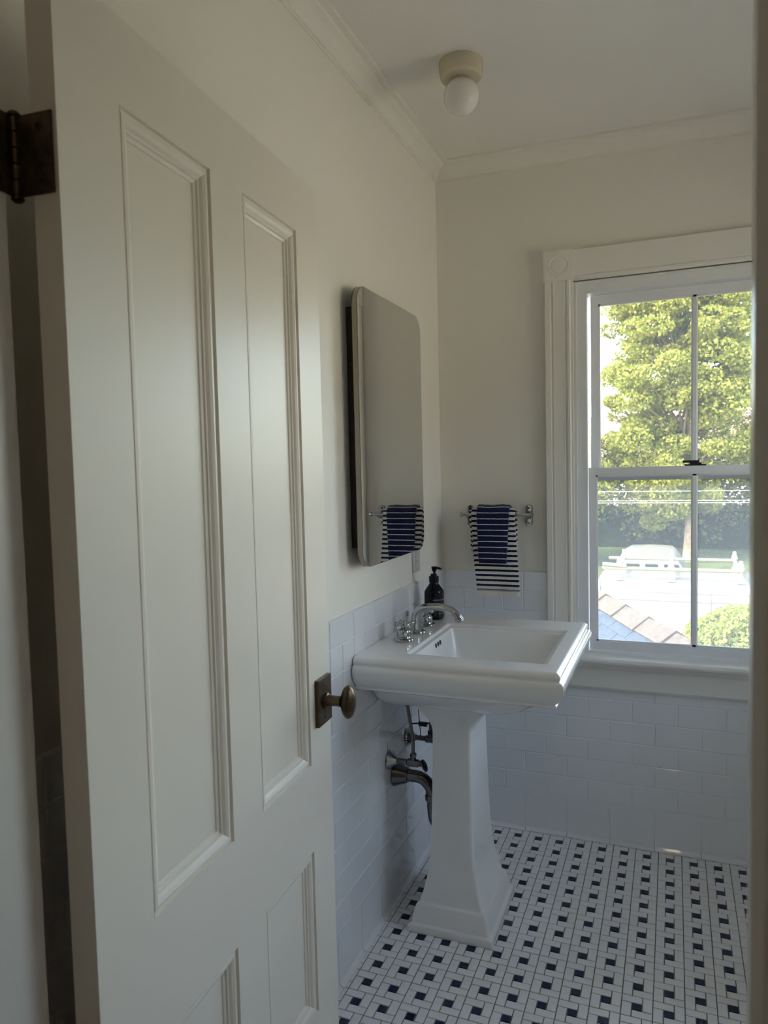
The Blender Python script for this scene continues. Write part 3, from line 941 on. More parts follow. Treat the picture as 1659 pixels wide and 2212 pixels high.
# ------------------------------------------------------------------ soap bottle
BX, BY = 0.0665, -0.336
sb = thing('soap_bottle', (BX, BY, ZT), 'dark brown pump soap bottle with white print beside the faucet', 'bottle')
bt = MB().lathe([(0.001, 0.0003), (0.026, 0.0003), (0.0305, 0.003), (0.0335, 0.010), (0.0338, 0.014), (0.0338, 0.092), (0.0325, 0.099), (0.0295, 0.1035), (0.0185, 0.119), (0.0155, 0.123), (0.0150, 0.130), (0.001, 0.130)], (BX, BY, ZT), (0, 0, 1), 40)
bt_o = bt.build('bottle_body', 'bottle', sb, smooth=35)
cp = MB()
n = 36
rr = []
for (r, h) in ((0.0158, 0.1275), (0.0168, 0.129), (0.0168, 0.147), (0.0158, 0.149), (0.0108, 0.1493), (0.0108, 0.156), (0.0098, 0.157), (0.001, 0.157)):
    rr.append([Vector((BX + (r + (0.0005 if (i % 2 and 0.128 < h < 0.148) else 0)) * math.cos(2 * math.pi * i / n), BY + (r + (0.0005 if (i % 2 and 0.128 < h < 0.148) else 0)) * math.sin(2 * math.pi * i / n), ZT + h)) for i in range(n)])
cp.loft(rr)
cp.build('cap', 'pump_black', sb, smooth=30)
pm = MB().lathe([(0.0045, 0.155), (0.0045, 0.165), (0.0075, 0.166), (0.0078, 0.170), (0.0100, 0.178), (0.0098, 0.1815), (0.001, 0.183)], (BX + 0.002, BY, ZT), (0, 0, 1), 18)
nd = Vector((0.86, -0.20, 0)).normalized()
p0 = Vector((BX + 0.002, BY, ZT + 0.1775))
pm.tube([p0 - nd * 0.004, p0 + nd * 0.006, p0 + nd * 0.018 + Vector((0, 0, -0.0005)), p0 + nd * 0.027 + Vector((0, 0, -0.003))], [0.0052, 0.0052, 0.0042, 0.0030], 12)
pm.build('pump_head', 'pump_black', sb, smooth=45)


def wrap_text(txt, size, zc, ang_c, name, parent, cx, cyy, rad):
    cu = bpy.data.curves.new('t', 'FONT')
    cu.body = txt
    cu.size = size
    cu.align_x = 'CENTER'
    cu.resolution_u = 2
    to = bpy.data.objects.new('t', cu)
    COL.objects.link(to)
    dg = bpy.context.evaluated_depsgraph_get()
    me = bpy.data.meshes.new_from_object(to.evaluated_get(dg))
    bpy.data.objects.remove(to)
    for v in me.vertices:
        a = ang_c + v.co.x / rad
        v.co = Vector((cx + rad * math.cos(a), cyy + rad * math.sin(a), zc + v.co.y))
    link(name, me, 'bottle_print', parent)


ang0 = math.atan2(CAM.y - BY, CAM.x - BX) + math.radians(38)
wrap_text('GROWN ALCHEMIST', 0.0058, ZT + 0.0685, ang0, 'lettering', bt_o, BX, BY, 0.0340)


def print_bar(widths, z, ang, h_):
    q = MB()
    tot = sum(widths) + 0.0012 * (len(widths) - 1)
    s = -tot / 2
    for w_ in widths:
        a0_, a1_ = ang + s / 0.034, ang + (s + w_) / 0.034
        for k in range(3):
            b0, b1 = a0_ + (a1_ - a0_) * k / 3, a0_ + (a1_ - a0_) * (k + 1) / 3
            q.add([(BX + 0.03402 * math.cos(t), BY + 0.03402 * math.sin(t), zz) for t, zz in ((b0, z), (b1, z), (b1, z + h_), (b0, z + h_))], [(0, 1, 2, 3)])
        s += w_ + 0.0012
    q.build('fine_print', 'bottle_print', bt_o)


print_bar([0.006, 0.009, 0.007, 0.008], ZT + 0.0575, ang0, 0.0008)
print_bar([0.010, 0.005, 0.012, 0.009], ZT + 0.0548, ang0, 0.0008)
print_bar([0.008, 0.011, 0.007], ZT + 0.0521, ang0, 0.0008)
print_bar([0.009, 0.012], ZT + 0.0235, ang0 + 0.1, 0.0012)

# ------------------------------------------------------------------ plumbing under the sink
def cone(center, r0, r1, ln):
    return MB().lathe([(r0 * 0.9, 0), (r0, 0.002), (r0 * 0.98, 0.004), (r0 * 0.82, ln * 0.45), (r1 * 1.25, ln * 0.85), (r1 * 1.1, ln), (r1, ln)], center, (1, 0, 0), 26)


for (vy, vz, lab) in ((-0.628, 0.478, 'chrome shutoff valve with riser tube under the near side of the sink'), (-0.452, 0.489, 'chrome shutoff valve with riser tube nearer the window under the sink')):
    v = thing('supply_valve', (0, vy, vz), lab, 'valve', 'shutoff valves under the sink')
    cone((0.001, vy, vz), 0.030, 0.010, 0.030).build('flange', 'chrome', v, smooth=40)
    q = MB().tube([(0.02, vy, vz), (0.062, vy, vz), (0.066, vy, vz), (0.098, vy, vz)], [0.0085, 0.0085, 0.0125, 0.0125], 16)
    q.lathe([(0.0125, 0), (0.010, 0.003), (0.0085, 0.012), (0.004, 0.014), (0.004, 0.020)], (0.098, vy, vz), (1, 0, 0), 16)
    q.tube([(0.083, vy, vz), (0.083, vy, vz + 0.022)], 0.009, 14)
    q.build('valve_body', 'chrome_dull', v, smooth=40)
    MB().ball((0.119, vy - 0.001, vz - 0.004), 0.006, 0.017, 0.020, 18, 10, Matrix.Rotation(math.radians(-25), 3, 'Y')).build('oval_handle', 'chrome_dull', v, smooth=40)
    q = MB().lathe([(0.009, 0), (0.0105, 0.002), (0.0105, 0.011), (0.008, 0.014), (0.0055, 0.015)], (0.083, vy, vz + 0.018), (0, 0, 1), 6)
    q.build('nut', 'chrome_dull', v)
    tx, ty, tz = 0.0735, (-0.640 if vy < -0.55 else -0.452), 0.670
    MB().tube(curve_pts([(0.083, vy, vz + 0.03), (0.083, vy, vz + 0.07), (0.080, (vy + ty) / 2 - 0.002, vz + 0.12), (tx, ty, tz - 0.015), (tx, ty, tz)], 5), 0.0055, 12).build('riser_tube', 'chrome_dull', v, smooth=50)
    MB().lathe([(0.006, -0.012), (0.013, -0.010), (0.016, 0.0), (0.016, 0.006), (0.001, 0.006)], (tx, ty, 0.6745), (0, 0, 1), 12).build('coupling_nut', 'latch_dark', v)

dr = thing('drain_trap', (0, -0.567, 0.40), 'chrome drain trap pipe running into the wall behind the pedestal', 'pipe')
cone((0.001, -0.575, 0.412), 0.040, 0.021, 0.046).build('flange', 'chrome_dull', dr, smooth=40)
MB().tube(curve_pts([(0.03, -0.575, 0.412), (0.075, -0.575, 0.412), (0.098, -0.573, 0.405), (0.117, -0.570, 0.382), (0.123, -0.568, 0.352), (0.124, -0.567, 0.335)], 6), 0.019, 18).build('bend', 'chrome_dull', dr, smooth=50)
MB().lathe([(0.021, 0), (0.0245, 0.003), (0.0245, 0.016), (0.022, 0.020), (0.019, 0.020)], (0.1235, -0.5675, 0.338), (0, 0, 1), 18).build('slip_nut', 'chrome_dull', dr, smooth=30)
MB().tube(curve_pts([(0.1235, -0.5675, 0.340), (0.1238, -0.567, 0.31), (0.132, -0.567, 0.270), (0.165, -0.567, 0.245), (0.195, -0.567, 0.262), (0.205, -0.567, 0.30), (0.205, -0.567, 0.50), (0.205, -0.567, 0.672)], 6), 0.0185, 16).build('trap_bend', 'chrome_dull', dr, smooth=50)
lr = MB().tube([(0.046, -0.475, 0.679), (0.050, -0.475, 0.58), (0.056, -0.476, 0.505)], 0.0016, 8)
lr_o = lr.build('lift_linkage', 'latch_dark', dr)
q = MB().tube([(0.026, -0.480, 0.545), (0.055, -0.474, 0.548), (0.17, -0.52, 0.575)], 0.0028, 8)
q.build('pivot_rod', 'latch_dark', dr)
MB().box((0.050, -0.480, 0.540), (0.078, -0.470, 0.553), lambda p: Matrix.Rotation(0.0, 3, 'Y') @ p).build('clip', 'latch_dark', dr)

# flared white foot standing on the floor past the pedestal
ft = MB().loft([rrect(0.165, 0.272, -0.345, -0.252, 0.0005, 0.006), rrect(0.165, 0.272, -0.345, -0.252, 0.020, 0.006), rrect(0.168, 0.268, -0.342, -0.255, 0.023, 0.006), rrect(0.175, 0.255, -0.335, -0.262, 0.050, 0.006), rrect(0.185, 0.238, -0.325, -0.272, 0.095, 0.006)])
ft.build('porcelain_foot', 'porcelain', None, smooth=30, label='small white flared foot on the floor behind the pedestal', cat='foot')

# ------------------------------------------------------------------ mirror
mr = thing('wall_mirror', (0, -0.608, 1.115), 'frameless mirror with rounded corners and metal edge above the sink', 'mirror')
MY0, MY1, MZ0, MZ1 = -0.872, -0.345, 1.116, 1.895
MXB, MXF = 0.020, 0.038


def yz_ring(y0, y1, z0, z1, x, r, n=10):
    return [Vector((x, p.x, p.y)) for p in rrect(y0, y1, z0, z1, 0, r, n)]


def inset(x, i, r=0.052): return yz_ring(MY0 + i, MY1 - i, MZ0 + i, MZ1 - i, x, max(r - i, 0.004))


MB().box((-0.009, MY0 + 0.028, MZ0 + 0.055), (MXB, MY1 - 0.028, MZ1 - 0.055)).build('back_box', 'cabinet_dark', mr)
MB().loft([inset(MXB, 0.0), inset(MXB + 0.0012, 0.0)]).build('edge_line', 'mirror_line', mr)
MB().loft([inset(MXB + 0.0012, 0.0006), inset(MXF - 0.0022, 0.0006)]).build('edge_band', 'mirror_edge', mr, smooth=30)
MB().loft([inset(MXF - 0.0022, 0.0), inset(MXF - 0.0008, 0.0)]).build('edge_line', 'mirror_line', mr)
MB().loft([inset(MXF - 0.0008, 0.0004), inset(MXF, 0.0015)]).build('mirror_glass', 'mirror_silver', mr)

# ------------------------------------------------------------------ outlet
ol = thing('wall_outlet', (0, -0.307, 1.084), 'white wall outlet plate below the mirror corner', 'outlet')
py0, py1, pz0, pz1 = -0.343, -0.272, 1.026, 1.142
MB().loft([yz_ring(py0, py1, pz0, pz1, -0.0095, 0.004, 3), yz_ring(py0, py1, pz0, pz1, -0.006, 0.004, 3), yz_ring(py0 + 0.003, py1 - 0.003, pz0 + 0.003, pz1 - 0.003, -0.0035, 0.004, 3)]).build('plate', 'plate_white', ol, smooth=30)
rc = MB().box((-0.0035, -0.3245, 1.050), (-0.0022, -0.2905, 1.118)).build('receptacle', 'plate_white', ol)
for zz in (1.063, 1.105):
    MB().box((-0.0023, -0.3155, zz - 0.004), (-0.0019, -0.3135, zz + 0.004)).build('slot', 'outlet_slot', rc)
    MB().box((-0.0023, -0.3035, zz - 0.003), (-0.0019, -0.3015, zz + 0.004)).build('slot', 'outlet_slot', rc)
MB().box((-0.0023, -0.313, 1.080), (-0.0014, -0.302, 1.084)).build('test_button', 'plate_white', rc)
for zz in (1.0365, 1.1315):
    MB().lathe([(0.0024, 0), (0.002, 0.0007), (0.0001, 0.0008)], (-0.0035, -0.3075, zz), (1, 0, 0), 12).build('screw', 'screw', ol)

# ------------------------------------------------------------------ towel bar and towels
BAR_Y, BAR_Z = -0.058, 1.2125
tb = thing('towel_bar', (0.225, 0, 1.21), 'short chrome towel bar on the wall left of the window', 'towel bar')
bb = MB().tube([(0.094, BAR_Y, BAR_Z), (0.350, BAR_Y, BAR_Z)], 0.0062, 16)
for xx, s in ((0.094, -1), (0.350, 1)):
    bb.lathe([(0.0058, -0.002), (0.0085, 0.001), (0.009, 0.005), (0.0065, 0.010), (0.001, 0.012)], (xx, BAR_Y, BAR_Z), (s, 0, 0), 16)
bb.build('bar', 'chrome', tb, smooth=40)
for xx in (0.1080, 0.333):
    q = MB()
    pl = [[Vector((p.x, y, p.y)) for p in rrect(xx - 0.0135 + i, xx + 0.0135 - i, 1.165 + i, 1.2455 - i, 0, 0.0135 - i, 8)] for y, i in ((0.0095, 0), (0.0045, 0.0), (0.002, 0.0015), (0.0012, 0.004))]
    q.loft(pl)
    pst = q.build('bracket', 'chrome', tb, smooth=35)
    MB().tube(curve_pts([(xx, 0.004, BAR_Z - 0.012), (xx, -0.020, BAR_Z - 0.010), (xx, -0.045, BAR_Z - 0.004), (xx, BAR_Y, BAR_Z)], 5), [0.0095 - 0.0035 * k / 15 for k in range(16)], 14).build('arm', 'chrome', pst, smooth=50)
    for zz in (1.234, 1.1765):
        MB().lathe([(0.0042, 0), (0.0036, 0.0015), (0.0001, 0.002)], (xx, 0.0012, zz), (0, -1, 0), 14).build('screw', 'chrome_dull', pst, smooth=40)


def cloth(name, m, parent, path, xl, xr, thick, plain_from=None, jitter=0.0006):
    """folded cloth hanging over the bar: path = [(y, z)], xl/xr(s) = side edges, thickness along the path normal"""
    pts = [Vector((0, y, z)) for y, z in path]
    pts = curve_pts(pts, 8)
    run = [0.0]
    for i in range(1, len(pts)): run.append(run[-1] + (pts[i] - pts[i - 1]).length)
    total = run[-1]
    vs, fs, rv, pv = [], [], [], []
    nx = 14
    nring = 2 * (nx + 1) + 2
    for i, p in enumerate(pts):
        d = (pts[min(i + 1, len(pts) - 1)] - pts[max(i - 1, 0)]).normalized()
        nrm = Vector((0, -d.z, d.y))
        if nrm.length < 1e-6: nrm = Vector((0, 0, 1))
        a, c = xl(run[i] / total), xr(run[i] / total)
        ring = []
        for k in range(nx + 1):
            x = a + (c - a) * k / nx
            w = 0.0012 * math.sin(9 * k / nx + 5 * run[i]) + random.uniform(-jitter, jitter)
            ring.append(Vector((x, p.y, p.z)) + nrm * (thick / 2 + w))
        ring.append(Vector((c + thick * 0.22, p.y, p.z)) + nrm * (0.0012 * math.sin(9 + 5 * run[i])))
        for k in range(nx, -1, -1):
            x = a + (c - a) * k / nx
            w = 0.0012 * math.sin(9 * k / nx + 5 * run[i])
            ring.append(Vector((x, p.y, p.z)) + nrm * (-thick / 2 + w))
        ring.append(Vector((a - thick * 0.22, p.y, p.z)))
        vs += ring
        rv += [run[i]] * len(ring)
        pv += [1.0 if (plain_from is not None and (run[i] < plain_from or run[i] > total - plain_from)) else 0.0] * len(ring)
    for i in range(len(pts) - 1):
        for k in range(nring):
            j = (k + 1) % nring
            fs.append((i * nring + k, i * nring + j, (i + 1) * nring + j, (i + 1) * nring + k))
    fs.append(tuple(range(nring)))
    fs.append(tuple((len(pts) - 1) * nring + i for i in range(nring - 1, -1, -1)))
    me = bpy.data.meshes.new(name)
    me.from_pydata([tuple(v) for v in vs], [], fs)
    bm = bmesh.new(); bm.from_mesh(me); bmesh.ops.recalc_face_normals(bm, faces=bm.faces); bm.to_mesh(me); bm.free()
    at = me.attributes.new('run', 'FLOAT', 'POINT'); at.data.foreach_set('value', rv)
    at = me.attributes.new('plain', 'FLOAT', 'POINT'); at.data.foreach_set('value', pv)
    return link(name, me, m, parent, smooth=60)


def lerp(a, b_): return lambda s: a + (b_ - a) * s


def drape(off, zf, zb, lean=0.006):
    """path from the front hem up over the bar and down the back"""
    r = 0.0062 + off
    f = [(BAR_Y - r - lean, zf), (BAR_Y - r - lean * 0.7, zf + (BAR_Z - zf) * 0.35), (BAR_Y - r - lean * 0.2, zf + (BAR_Z - zf) * 0.75), (BAR_Y - r, BAR_Z - 0.004)]
    a = [(BAR_Y - r * math.cos(t), BAR_Z + r * math.sin(t)) for t in (0.8, 1.57, 2.34)]
    bk = [(BAR_Y + r, BAR_Z - 0.004), (BAR_Y + r, (BAR_Z + zb) / 2), (BAR_Y + r - 0.001, zb)]
    return f + a + bk


wt = thing('striped_towel', (0.225, BAR_Y, 0.915), 'cream towel with navy stripes folded over the bar under a darker towel', 'towel')
cloth('inner_fold', 'towel_white', wt, drape(0.0058, 0.928, 1.068, 0.004), lambda s: 0.1525 - 0.030 * min(1, s / 0.62) if s < 0.62 else 0.1225, lambda s: 0.300 - 0.012 * min(1, s / 0.6), 0.0065, 0.016)
cloth('outer_fold', 'towel_white', wt, drape(0.0148, 0.9145, 1.085, 0.008), lambda s: 0.1565 - 0.021 * min(1, s / 0.55), lambda s: 0.3135 - 0.018 * min(1, s / 0.55), 0.0085, 0.0172)
nt_ = cloth('navy_towel', 'towel_navy', None, drape(0.0262, 1.0365, 1.060, 0.008), lambda s: 0.1665 - 0.0085 * min(1, s / 0.45), lambda s: 0.2665 + 0.010 * min(1, s / 0.45), 0.0100, 0.012)
tag(nt_, 'dark navy hand towel with thin white lines lying over the striped towel', 'towel')

# ------------------------------------------------------------------ ceiling light
LX, LY = 0.2785, -0.655
LZ = ceil_z(LX)
cl = thing('ceiling_light', (LX, LY, LZ), 'small white globe ceiling light on a beige round base', 'ceiling light')
MB().lathe([(0.001, 0.0), (0.0615, 0.0), (0.0620, 0.003), (0.0615, 0.020), (0.0585, 0.040), (0.056, 0.044), (0.052, 0.0465), (0.001, 0.0475)], (LX, LY, LZ), (0, 0, -1), 40).build('base', 'lamp_beige', cl, smooth=35)
MB().ball((LX, LY, LZ - 0.092), 0.0495, seg=36, rows=22).build('globe', 'opal', cl, smooth=80)
MB().lathe([(0.0032, 0), (0.0028, 0.002), (0.0001, 0.0025)], (LX + 0.030, LY - 0.0588, LZ - 0.010), (0.45, -0.89, 0), 12).build('set_screw', 'lamp_beige', cl, smooth=40)

# warm area light added in the unseen hall, no fixture, for jambs and door edge
hl = bpy.data.lights.new('hall_fill', 'AREA')
hl.shape = 'DISK'
hl.size = 0.35
hl.energy = 1.6
hl.color = (1.0, 0.80, 0.58)
hlo = bpy.data.objects.new('hall_fill', hl)
COL.objects.link(hlo)
hlo.location = (0.9, -3.3, 2.52)

# ------------------------------------------------------------------ outdoors
GZ = -3.1
MB().box((-80, -80, GZ - 0.2), (90, 140, GZ)).build('ground', 'grass_shaded', kind='structure', label='lawn beyond the parked vans, green darkened for tree shade', cat='lawn')
MB().box((-25, -20, GZ), (40, 24.5, GZ + 0.02)).build('driveway', 'bounce_gravel', kind='structure', label='pale gravel driveway under the parked vans, widened to bounce warm light', cat='driveway')  # spread around the house and paled to bounce warm light indoors

# porch roof just outside the window
pr_o = thing('porch_roof', (0.6, 1.9, 0.4), 'blue-grey shingled porch roof with tan ridge caps below the window', 'roof')
R0, R1 = Vector((0.361, 2.6, 0.448)), Vector((0.913, 1.4, 0.425))
rd = (R1 - R0).normalized()
hd_ = Vector((-rd.y, rd.x, 0)).normalized()
if hd_.y > 0: hd_ = -hd_
pitch = math.radians(36)
dn = (hd_ * math.cos(pitch) + Vector((0, 0, -math.sin(pitch)))).normalized()
dn2 = (-hd_ * math.cos(pitch) + Vector((0, 0, -math.sin(pitch)))).normalized()
nrm = rd.cross(dn).normalized()
if nrm.z < 0: nrm = -nrm
nrm2 = rd.cross(dn2).normalized()
if nrm2.z < 0: nrm2 = -nrm2
S0, S1 = -0.35, 2.1


def rp(s, t, e): return R0 + rd * s + dn * t + nrm * e


q = MB()
q.add([rp(S0, 0, -0.01), rp(S1, 0, -0.01), rp(S1, 1.6, -0.01), rp(S0, 1.6, -0.01), R0 + rd * S0 + dn2 * 1.4, R0 + rd * S1 + dn2 * 1.4, rp(S1, 1.6, -0.08), rp(S0, 1.6, -0.08), R0 + rd * S0 + dn2 * 1.4 + Vector((0, 0, -.1)), R0 + rd * S1 + dn2 * 1.4 + Vector((0, 0, -.1))],
      [(0, 1, 2, 3), (0, 4, 5, 1), (3, 2, 6, 7), (4, 8, 9, 5), (6, 9, 8, 7), (0, 3, 7, 8, 4), (1, 5, 9, 6, 2)])
q.build('roof_deck', 'shingle_slate', pr_o)
sh_cache = {}
for r in range(8):
    t0 = 0.02 + r * 0.135
    s = S0 - 0.11 * (r % 2)
    while s < S1 - 0.05:
        w_ = 0.29 + 0.03 * math.sin(7.3 * s + r)
        a0_, a1_ = max(s, S0), min(s + w_, S1)
        if a1_ - a0_ > 0.03:
            lift = 0.004 + random.uniform(0, 0.003)
            lo = [rp(a0_ + 0.003, t0, 0.0), rp(a1_ - 0.003, t0, 0.0), rp(a1_ - 0.003, t0 + 0.150, lift), rp(a0_ + 0.003, t0 + 0.150, lift)]
            hi = [p + nrm * 0.007 for p in lo]
            MB().loft([lo, hi]).build('shingle', 'shingle_slate', pr_o)
        s += w_
s = S0
while s < S1 - 0.04:
    w_ = 0.44
    a0_, a1_ = s, min(s + w_, S1)
    top = 0.020
    d0, d1 = 0.022 + random.uniform(0, .004), 0.012
    def cp_ring(ss, e, wd):
        c = R0 + rd * ss
        return [c + dn * wd + nrm * e, c + (nrm + nrm2).normalized() * (e + 0.004), c + dn2 * wd + nrm2 * e, c + dn2 * wd + nrm2 * (e + 0.010), c + (nrm + nrm2).normalized() * (e + 0.016), c + dn * wd + nrm * (e + 0.010)]
    MB().loft([cp_ring(a0_ - 0.02, d1 - 0.004, 0.098), cp_ring(a1_ - 0.006, d0, 0.104 + random.uniform(-.006, .006))]).build('ridge_cap', 'shingle_cap', pr_o)
    s += w_ * 0.82


def leaf_mesh(centers, radii, counts, size, seed, flat=0.0, tone_jit=0.35, shell=0.55):
    """many small rhombus leaves scattered through ellipsoid clumps"""
    g = np.random.default_rng(seed)
    P, T = [], []
    for c, r, n_ in zip(centers, radii, counts):
        v = g.normal(size=(n_, 3)); v /= np.linalg.norm(v, axis=1)[:, None]
        rad = shell + (1 - shell) * g.random(n_) ** 0.5
        P.append(np.array(c) + v * rad[:, None] * np.array(r))
        T.append(np.clip(0.5 + g.normal(0, tone_jit, n_), 0, 1))
    P = np.concatenate(P); T = np.concatenate(T)
    n_ = len(P)
    a = g.normal(size=(n_, 3)); a /= np.linalg.norm(a, axis=1)[:, None]
    h = g.normal(size=(n_, 3)); b_ = np.cross(a, h); b_ /= np.linalg.norm(b_, axis=1)[:, None]
    sz = size * (0.6 + 0.8 * g.random(n_))[:, None]
    V = np.stack([P - a * sz * 0.5, P + b_ * sz * 0.33, P + a * sz * 0.5, P - b_ * sz * 0.33], axis=1).reshape(-1, 3)
    me = bpy.data.meshes.new('foliage')
    me.vertices.add(4 * n_)
    me.vertices.foreach_set('co', V.astype(np.float32).ravel())
    me.loops.add(4 * n_)
    me.loops.foreach_set('vertex_index', np.arange(4 * n_, dtype=np.int32))
    me.polygons.add(n_)
    me.polygons.foreach_set('loop_start', np.arange(0, 4 * n_, 4, dtype=np.int32))
    me.update()
    at = me.attributes.new('tone', 'FLOAT', 'POINT')
    at.data.foreach_set('value', np.repeat(T, 4).astype(np.float32))
    return me


def tree(base, h, crown_c, crown_r, nclump, clump_r, per, leaf, m, seed, label, trunk_r=0.22, low=0.0, group='trees across the driveway'):
    g = np.random.default_rng(seed)
    t = thing('maple_tree', base, label, 'tree', group)
    cs = []
    while len(cs) < nclump:
        v = g.uniform(-1, 1, 3)
        if np.linalg.norm(v) < 1 and np.linalg.norm(v) > 0.25:
            cs.append(np.array(crown_c) + v * np.array(crown_r))
    rs = [np.array([1, 1, 0.62]) * clump_r * g.uniform(0.6, 1.25) for _ in cs]
    me = leaf_mesh(cs, rs, [int(per * g.uniform(0.7, 1.3)) for _ in cs], leaf, seed + 1)
    link('foliage', me, m, t, kind='stuff')
    bx, by, bz = base
    tp = Vector((crown_c[0], crown_c[1], crown_c[2] + crown_r[2] * 0.6))
    mid = Vector((bx + 0.1, by, bz + h * 0.3))
    tk = MB().tube(curve_pts([(bx, by, bz - 0.1), mid, tuple((mid + tp) / 2 + Vector((0.2, 0, 0))), tuple(tp)], 6), [trunk_r * (1 - 0.85 * k / 18) for k in range(19)], 10)
    tk.build('trunk', 'bark', t, smooth=60)
    for k in range(0, nclump, 4):
        c = Vector(cs[k])
        f = g.uniform(0.15, 0.6)
        s0 = Vector((bx, by, bz)).lerp(tp, min(0.9, max(0.2, (c.z - bz) / (tp.z - bz) - 0.15)))
        MB().tube(curve_pts([s0, s0.lerp(c, 0.5) + Vector((0, 0, 0.25)), c], 4), [0.06 * (1 - 0.8 * j / 8) for j in range(9)], 6).build('branch', 'bark', t, smooth=60)


tree((1.45, 32.5, GZ), 9, (0.95, 32.5, 5.0), (3.3, 2.9, 6.6), 300, 0.72, 430, 0.15, 'leaf_maple', 3, 'tall leafy maple filling the left window panes', 0.26)
tree((7.2, 46.0, GZ), 10, (6.6, 46.0, 5.4), (3.6, 3.0, 8.6), 170, 0.95, 380, 0.19, 'leaf_maple', 21, 'looser maple with sky gaps behind the window latch', 0.2)
tree((-4.9, 31.0, GZ), 7, (-4.9, 31.0, 0.6), (2.8, 2.4, 3.8), 110, 0.72, 380, 0.15, 'leaf_maple', 41, 'lower maple at the far edge of the left pane', 0.2)
hc, hr, hn = [], [], []
g_ = np.random.default_rng(5)
for k in range(46):
    hc.append((-9 + 0.5 * k, 37.9 + g_.uniform(-0.8, 0.8), GZ + 2.2 + g_.uniform(-0.3, 1.6)))
    hr.append((1.0, 0.9, 2.3))
    hn.append(520)
hg_ = thing('evergreen_hedge', (2, 38.5, GZ), 'evergreen hedge beneath the maples, leaves coloured dark for shade', 'hedge')
link('foliage', leaf_mesh(hc, hr, hn, 0.22, 77, shell=0.7, tone_jit=0.5), 'leaf_dark', hg_, kind='stuff')  # dark leaf colours stand in for the shade under the maples
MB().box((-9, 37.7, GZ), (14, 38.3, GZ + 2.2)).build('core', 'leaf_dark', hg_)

# shrub below the window
sh = thing('clipped_shrub', (1.92, 5.65, GZ), 'dense clipped yellow-green shrub below the right window pane', 'shrub')
cs, rs, ns = [], [], []
for k in range(230):
    v = g_.normal(size=3); v[2] = abs(v[2])
    v /= (np.abs(v) ** 4).sum() ** 0.25
    cs.append((1.92 + v[0] * 0.92, 5.65 + v[1] * 0.62, -1.05 + v[2] * 0.80)); rs.append((0.15, 0.15, 0.10)); ns.append(300)
link('foliage', leaf_mesh(cs, rs, ns, 0.045, 9, shell=0.2), 'leaf_shrub', sh, kind='stuff')
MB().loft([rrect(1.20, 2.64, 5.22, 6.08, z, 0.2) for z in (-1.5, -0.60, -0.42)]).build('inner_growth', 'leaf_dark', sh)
MB().tube([(1.92, 5.65, GZ), (1.92, 5.65, -1.4)], 0.09, 10).build('stem', 'bark', sh)

# vans
def van_section(y0, y1, z0, zside, zt, x, shrink=0.0):
    ym = (y0 + y1) / 2
    half = [(y0 + shrink, z0), (y0 + shrink - 0.01, z0 + 0.5), (y0 + shrink + 0.0, zside - 0.25), (y0 + shrink + 0.02, zside - 0.08), (y0 + shrink + 0.06, zside), (y0 + shrink + 0.14, zside + 0.055), (y0 + shrink + 0.30, zt - shrink * 0.4 - 0.015), (ym, zt - shrink * 0.4)]
    return [Vector((x, y, z)) for y, z in half] + [Vector((x, y0 + y1 - y, z)) for y, z in reversed(half[:-1])]


vn = thing('cargo_van', (2.0, 13.98, GZ), 'white cargo van with a ladder rack parked below the window', 'van', 'parked vans')
secs = [(-0.655, 0.14), (-0.640, 0.06), (-0.60, 0.02), (-0.50, 0.0), (1.0, 0.0), (3.0, 0.0), (4.1, 0.03), (4.5, 0.10), (4.7, 0.25)]
bd = MB().loft([van_section(13.0, 14.95, GZ + 0.30, -1.13, -1.005, x, s) for x, s in secs])
vb = bd.build('body', 'van_white', vn, smooth=35)
for zz in (-1.262, -1.432):
    MB().tube(curve_pts([(-0.36, 12.985, zz - 0.03), (-0.33, 12.985, zz - 0.008), (-0.28, 12.985, zz), (1.5, 12.985, zz), (3.9, 12.985, zz)], 4), 0.010, 8).build('side_trim', 'van_trim', vn)
MB().tube([(1.535, 12.985, -1.28), (1.535, 12.985, -2.3)], 0.006, 6).build('door_seam', 'van_trim', vn)
MB().tube([(-0.45, 13.10, -1.045), (0.6, 13.12, -1.02), (2.0, 13.12, -1.03), (3.5, 13.12, -1.03)], 0.009, 6).build('drip_rail', 'van_trim', vn)
rk = MB().tube([(-0.56, 13.10, -0.800), (2.115, 13.10, -0.800)], 0.036, 12).build('rack_rail', 'rack_rail', vn, smooth=50)
MB().tube([(-0.56, 14.80, -0.800), (2.115, 14.80, -0.800)], 0.036, 12).build('rack_rail', 'rack_rail', vn, smooth=50)
for xx in (-0.23, 0.79, 2.08):
    for yy in (13.12, 14.80):
        q = MB().loft([[Vector((xx - a, yy - 0.03, z)), Vector((xx + a, yy - 0.03, z)), Vector((xx + a, yy + 0.03, z)), Vector((xx - a, yy + 0.03, z))] for a, z in ((0.085, -1.045), (0.080, -1.03), (0.022, -0.90), (0.020, -0.83))])
        q.build('rack_foot', 'rack_paint', vn)
        MB().loft([[Vector((xx - a, yy - 0.03, z)), Vector((xx + a, yy - 0.03, z)), Vector((xx + a, yy + 0.03, z)), Vector((xx - a, yy + 0.03, z))] for a, z in ((0.065, -0.765), (0.035, -0.66), (0.030, -0.60))]).build('rack_stop', 'rack_paint', vn)
    MB().box((xx - 0.03, 13.1, -0.835), (xx + 0.03, 14.8, -0.785)).build('rack_crossbar', 'rack_paint', vn)
MB().tube([(-0.55, 13.06, -0.71), (-0.08, 13.06, -0.745)], 0.035, 10).build('rack_roller', 'rack_paint', vn, smooth=50)
MB().tube([(-0.60, 13.02, -1.05), (-0.60, 13.03, -1.45)], 0.012, 8).build('end_seam', 'van_trim', vn)
